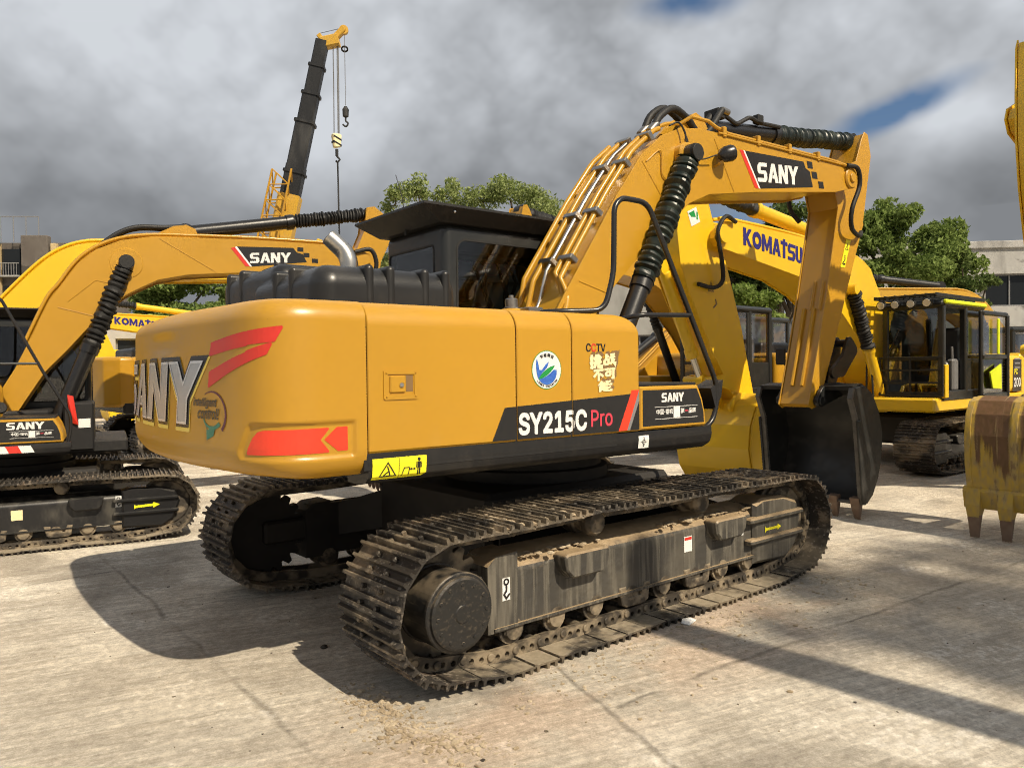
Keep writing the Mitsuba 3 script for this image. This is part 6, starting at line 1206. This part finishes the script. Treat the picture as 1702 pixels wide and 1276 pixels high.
# stained white shed at the right, its long wall running away behind the trees
building('white_shed', 'old stained white building at the right with a dark band of windows', oriented(29.6, 12.4, math.atan2(-0.70, 0.715)), 18, 9, 6.9, 'old_white_wall', 1, 1, win=[(6.2, 15.0, 4.3, 5.75), (6.2, 15.0, 1.5, 3.4)])
building('grey_hall', 'plain grey hall glimpsed behind the boom cylinder', oriented(14.5, 24.0, -0.72), 16, 8, 5.6, 'grey_wall', 1, 1, win=[(3, 5.2, 1.5, 3.2), (8.6, 10.8, 1.5, 3.2)])
building('white_store', 'low white building with one dark doorway behind the far yellow booms', oriented(0.0, 31.0, -0.35), 9, 6, 3.7, 'old_white_wall', 1, 1, win=[(3.6, 4.8, 0.6, 3.2), (6.4, 7.6, 0.6, 3.2)])
def tower():
    k = thing('apartment_block', 'dark multi-storey block far away at the left edge with a glass roof rail', 'building', oriented(-6.2, 73.4, -0.62))
    L, H = 16.5, 12.2
    add(k, 'wall', box(0, L, 0.6, 12, 0, H, 0.02), 'dark_render', smooth=False)
    for x in (0.2, 4.6, 8.9, 13.2):
        add(k, 'pier', box(x, x + 2.0, 0.0, 0.65, 0, H + 0.5, 0.05), 'dark_render', smooth=False)
        add(k, 'tan_strip', box(x + 2.15, x + 2.55, 0.15, 0.65, 0, H - 0.1, 0.03), 'tan_strip', smooth=False)
    for x in (2.9, 7.2, 11.5):
        for z in np.arange(0.9, 11.5, 2.9):
            f = add(k, 'balcony', merge(box(x - 0.1, x + 1.5, 0.05, 0.6, z - 0.12, z, 0.01), box(x - 0.1, x + 1.5, 0.05, 0.1, z + 0.9, z + 0.96, 0.01)), 'grey_wall'); add(f, 'railing', merge([box(x + t, x + t + 0.04, 0.06, 0.1, z, z + 0.9, 0.005) for t in np.arange(-0.1, 1.5, 0.2)]), 'grey_print')
            g = add(k, 'window', box(x, x + 1.4, 0.50, 0.62, z + 0.05, z + 2.1, 0.01), 'window_dark', smooth=False)
    r = add(k, 'roof_rail', merge([box(x, x + 0.06, 0.2, 0.26, H, H + 2.0, 0.01) for x in np.arange(0.2, L - 2, 0.95)] + [box(0.2, L - 2, 0.2, 0.26, H + 1.95, H + 2.02, 0.01)]), 'grey_print')
    for x in np.arange(0.26, L - 2.9, 0.95): add(r, 'glass_panel', box(x + 0.01, x + 0.88, 0.22, 0.235, H + 0.02, H + 1.94, 0.001), 'glass', smooth=False)
tower()

def leaf_mat(key, a, b):
    def fn(p, n, uv):
        return mix(a, b, smoothstep(0.3, 0.7, fbm(p.x * 0.9, p.y * 0.9, p.z * 0.9, 3) * 0.5 + 0.5 * cell_rand(p.x * 9, p.y * 9, p.z * 9)))
    scene[key] = {'type': 'principledthin', 'base_color': proc(fn), 'roughness': 0.45, 'diff_trans': 0.7, 'eta': 1.35, 'spec_trans': 0.0}
leaf_mat('leaves_mid', (0.105, 0.16, 0.038), (0.26, 0.34, 0.105))
leaf_mat('leaves_grey', (0.165, 0.22, 0.065), (0.40, 0.46, 0.20))
leaf_mat('leaves_dark', (0.06, 0.095, 0.028), (0.16, 0.21, 0.075))
leaf_mat('leaves_bright', (0.14, 0.21, 0.04), (0.30, 0.38, 0.12))
mat('bark', lambda p, n, uv: mix((0.07, 0.055, 0.042), (0.16, 0.13, 0.10), fbm(p.x * 8, p.y * 8, p.z * 2, 3)), 0.9, spec=0.2)
def leaf_cloud(clumps, per, size, rng):
    """leaf blades spread through the clumps [(centre, radii)]: more near their skins, with gaps."""
    C = []
    for c, r in clumps:
        n = int(1.7 * per * np.prod(r) ** (2 / 3)); v = rng.normal(size=(n, 3)); v /= np.linalg.norm(v, axis=1, keepdims=True); v *= (rng.random((n, 1)) ** 0.42)
        p = v * r + c; keep = meshkit.noise(p * 1.5 + 7.7, 5) + 0.35 * meshkit.noise(p * 4.2, 8) > 0.41; C.append(p[keep])
    P = np.vstack(C); n = len(P); s = size * rng.uniform(0.6, 1.3, (n, 1))
    a = rng.normal(size=(n, 3)) + [0, 0, -0.25]; a /= np.linalg.norm(a, axis=1, keepdims=True); b = rng.normal(size=(n, 3)); b -= a * (a * b).sum(1, keepdims=True); b /= np.linalg.norm(b, axis=1, keepdims=True)
    c = np.cross(a, b)
    V = np.stack([P - a * s, P + b * s * 0.42 + c * s * 0.10, P + a * s, P - b * s * 0.42 + c * s * 0.10], 1).reshape(-1, 3); k = np.arange(n)[:, None] * 4
    return tri(V, np.vstack([k + [0, 1, 2], k + [0, 2, 3]]))
def limb(p, q, r0, r1, rng, k=5):
    t = np.linspace(0, 1, k)[:, None]; P = np.asarray(p) * (1 - t) + np.asarray(q) * t; P[1:-1] += rng.normal(0, np.linalg.norm(np.subtract(q, p)) * 0.05, (k - 2, 3)); return tube(P, np.linspace(r0, r1, k), 7)
def tree(label, x, y, h, clumps, mat_, per=900, size=0.13, seed=1, trunk=0.17, sub=7, group='trees behind the yard'):
    rng = np.random.default_rng(seed); k = thing('broadleaf_tree', label, 'tree', tr(x, y), group)
    cl = [(np.asarray(c, float), np.asarray(r, float)) for c, r in clumps]; fine = []
    for c, r in cl:
        fine.append((c, r * 0.62))
        for _ in range(sub):
            v = rng.normal(size=3); v /= np.linalg.norm(v); v[2] = abs(v[2]) * 0.9 - 0.25; f = rng.uniform(0.28, 0.5); fine.append((c + v * r * 0.78, r * f))
    fork = np.array([0, 0, h * 0.34]); ms = [limb((0, 0, -0.1), fork, trunk * 1.3, trunk, rng, 6)]
    for c, r in cl:
        ms.append(limb(fork, c - [0, 0, r[2] * .3], trunk * 0.6, trunk * 0.25, rng))
    for c, r in fine[::2]:
        j = min(cl, key=lambda q: np.linalg.norm(q[0] - c))[0]
        if np.linalg.norm(j - c) > 0.1: ms.append(limb(j, c, trunk * 0.2, 0.015, rng, 4))
    add(k, 'trunk', merge(ms), 'bark', smooth=40)
    add(k, 'crown', leaf_cloud(fine, per, size, rng), mat_, smooth=False)
    return k
R_ = np.array([0.77, -0.637, 0])
def cl(*L):
    """clumps given as (along the camera's right, away, height, radius across, radius up)."""
    return [(np.array([0.77 * a + 0.637 * b, -0.637 * a + 0.77 * b, z]), np.array([r, r, h])) for a, b, z, r, h in L]
tree('slim tree with a loose pale crown, left of the gap over the cab', 12.0, 21.2, 9.5, cl((-0.35, 0, 8.3, .75, .85), (0.55, .2, 8.9, .8, .75), (0.1, -.3, 7.3, 1.0, .8), (-0.2, .3, 6.0, 1.3, 1.0), (0.6, 0, 6.4, .9, .9)), 'leaves_grey', 620, 0.085, 3, 0.12)
tree('wide pale tree rising behind the cab roof', 15.1, 18.7, 9.6, cl((-2.0, 0, 8.6, .85, 1.0), (-1.0, .3, 8.4, 1.0, .8), (0.2, 0, 8.7, 1.2, .85), (1.4, -.2, 8.2, 1.2, .9), (2.0, .3, 7.5, .9, .8), (0.3, 0, 7.1, 2.2, 1.0), (-1.6, 0, 6.8, 1.4, 1.0)), 'leaves_grey', 620, 0.085, 4, 0.16)
tree('big rounded green tree right of the raised boom', 28.0, 9.1, 9.0, cl((-0.3, 0, 7.7, 1.2, 1.1), (-1.3, .3, 6.9, 1.3, 1.2), (1.1, -.2, 6.7, 1.3, 1.1), (2.0, .2, 5.8, 1.2, 1.0), (0.1, -.6, 5.6, 2.0, 1.3), (-1.6, 0, 5.0, 1.6, 1.2), (1.6, 0, 4.6, 1.6, 1.2)), 'leaves_mid', 900, 0.12, 5, 0.2)
tree('dark tree seen under the raised boom', 25.0, 12.9, 8.8, cl((0.4, 0, 7.9, 1.0, .9), (0.9, .2, 7.2, 1.1, .8), (-0.9, .4, 6.0, 1.6, 1.0), (0.3, -.2, 5.2, 2.0, 1.2), (1.4, .2, 5.3, 1.4, 1.1), (-1.5, .2, 4.6, 1.4, 1.2), (-2.6, .4, 5.2, 1.2, 1.2)), 'leaves_dark', 900, 0.12, 6, 0.2)
tree('low bright green tree beside the black cab in the middle', 18.9, 10.1, 4.7, cl((-0.3, 0, 4.1, .75, .5), (0.4, .1, 3.9, .7, .5), (0, 0, 3.3, 1.1, .6), (-.5, .3, 2.5, 1.0, .7)), 'leaves_bright', 1000, 0.10, 7, 0.1)
tree('dense tree low under the smaller machine\'s boom', 8.0, 34.8, 7.0, cl((-1.2, 0, 5.9, 1.5, 1.0), (0.6, 0, 6.2, 1.6, 1.0), (1.9, .2, 5.7, 1.3, 1.0), (-2.4, 0, 5.2, 1.2, 1.1), (0.2, -.4, 4.4, 2.6, 1.3)), 'leaves_mid', 800, 0.13, 8, 0.2)
tree('small dark tree growing against the stained white building', 28.1, 6.6, 6.4, cl((-0.3, 0, 5.6, .35, .7), (-0.2, 0, 4.7, .7, .7), (0.7, .1, 4.9, .45, .4), (0.2, 0, 3.8, 1.0, .9)), 'leaves_dark', 900, 0.10, 9, 0.1)
# the bare twiggy top between the two pale trees
rng = np.random.default_rng(77); base = np.array([13.0, 20.3, 0]); tw = [limb(base, base + [0, 0, 6.8], .10, .06, rng)]
for _ in range(16):
    q = base + [0, 0, rng.uniform(5.8, 6.9)]; e = q + R_ * rng.uniform(-1.0, 1.0) + [0, 0, rng.uniform(1.0, 2.1)]; tw.append(limb(q, e, .025, .006, rng)); 
    for _ in range(2): m_ = q * .4 + e * .6; tw.append(limb(m_, m_ + R_ * rng.uniform(-.6, .6) + [0, 0, rng.uniform(.4, .9)], .012, .004, rng, 3))
k = thing('bare_tree', 'leafless twiggy treetop between the two pale trees', 'tree'); add(k, 'trunk', merge(tw), 'bark')
# outside the frame, right: a lamp pole and a street tree throw their shadows across the yard
k = thing('lamp_pole', 'tapered concrete lamp pole standing outside the right of the view', 'lamp pole', tr(0.36, -8.6))
add(k, 'shaft', cyl((0, 0, 0), (0, 0, 7.75), 0.24, 20, 0.01, 0.17), 'grey_wall'); add(k, 'foot', cyl((0, 0, 0), (0, 0, 0.3), 0.4, 20, 0.02), 'grey_wall')
tree('street tree outside the right of the view shading part of the yard', 4.2, -23.0, 21.5, cl((-1.6, 0, 19.5, 1.6, 1.0), (1.2, 0, 21.0, 1.5, .9), (0.2, 1.8, 18.6, 1.7, .9), (2.4, -1, 20.2, 1.4, .8), (-.6, -1.8, 20.6, 1.5, .9), (3.2, .6, 18.2, 1.3, .8)), 'leaves_mid', 150, 0.17, 12, 0.3, group='street trees')
# crumbs of dried mud and grit on the concrete
r = np.random.default_rng(5)
def crumb(s):
    m = trimesh.creation.icosphere(1, 1.0); v = m.vertices * (1 + 0.45 * (r.random((len(m.vertices), 1)) - 0.5)) * s; return v, m.faces
def crumbs(n, fn, lo, hi):
    ms = []
    for _ in range(n):
        x, y = fn(); s = lo * (hi / lo) ** (r.random() ** 2.2); v, f = crumb(np.array([s * r.uniform(.6, 1.9), s * r.uniform(.6, 1.9), s * r.uniform(.3, .9)])); ms.append(tri(v + [x, y, s * 0.25], f))
    return merge(ms)
def near_corner():
    t = r.random(); return -2.15 + r.normal(0, .08) + 0.12 * t * t + 0.04 * math.sin(t * 9), -1.05 - 0.95 * t ** 0.8 + r.normal(0, .09)
solo('mud_clods', crumbs(1000, near_corner, 0.0025, 0.013), 'mud', 'heap of pale mud crumbs fallen at the rear corner of the nearest track', 'mud', smooth=False, kind='stuff')
solo('mud_crumbs', crumbs(520, lambda: (r.uniform(-1.6, 2.0), -1.52 - abs(r.normal(0, .28))), 0.003, 0.011), 'mud', 'loose brown mud crumbs along the near side of the muddy track', 'mud', smooth=False, kind='stuff')
solo('grit', crumbs(420, lambda: (r.uniform(-3.6, 3.6), r.uniform(-4.2, 2.4)), 0.002, 0.007), 'link_steel', 'small dark grit and leaf bits scattered over the concrete', 'grit', smooth=False, kind='stuff')

pv = np.array([[0, 0, .006], [.09, .01, .02], [.10, .06, .008], [.03, .08, .022], [.06, .04, .035], [-.02, .05, .012]])
solo('paper_scrap', merge(tri(pv, [[0, 1, 4], [1, 2, 4], [2, 3, 4], [3, 5, 4], [5, 0, 4]]), tri(pv + [0, 0, -.004], [[4, 1, 0], [4, 2, 1], [4, 3, 2], [4, 5, 3], [4, 0, 5]])), 'white_print', 'crumpled white paper scrap on the concrete beside the muddy track', 'paper', tr(0.07, -1.57), smooth=False)
solo('pebble', mikit.ply(tri(crumb(np.array([.022, .018, .014]))[0], crumb(np.array([.02, .02, .02]))[1]), 'link_steel', smooth=False), 'link_steel', 'single dark stone on bare concrete in front of the big rounded shadow', 'stone', tr(-1.95, -0.33, 0.01))
def ground():
    g = np.r_[-600, -200, -60, np.linspace(-30, 40, 30), 100, 300, 900]
    X, Y = np.meshgrid(g, g, indexing='ij'); n = len(g); V = np.column_stack([X.ravel(), Y.ravel(), 0 * X.ravel()])
    i, j = np.meshgrid(np.arange(n - 1), np.arange(n - 1), indexing='ij'); a = (i * n + j).ravel()
    struct('ground', tri(V, np.vstack([np.stack([a, a + n, a + 1], -1), np.stack([a + n, a + n + 1, a + 1], -1)])), 'concrete', 'weathered pale concrete yard with broom lines, stains and joints')
ground()
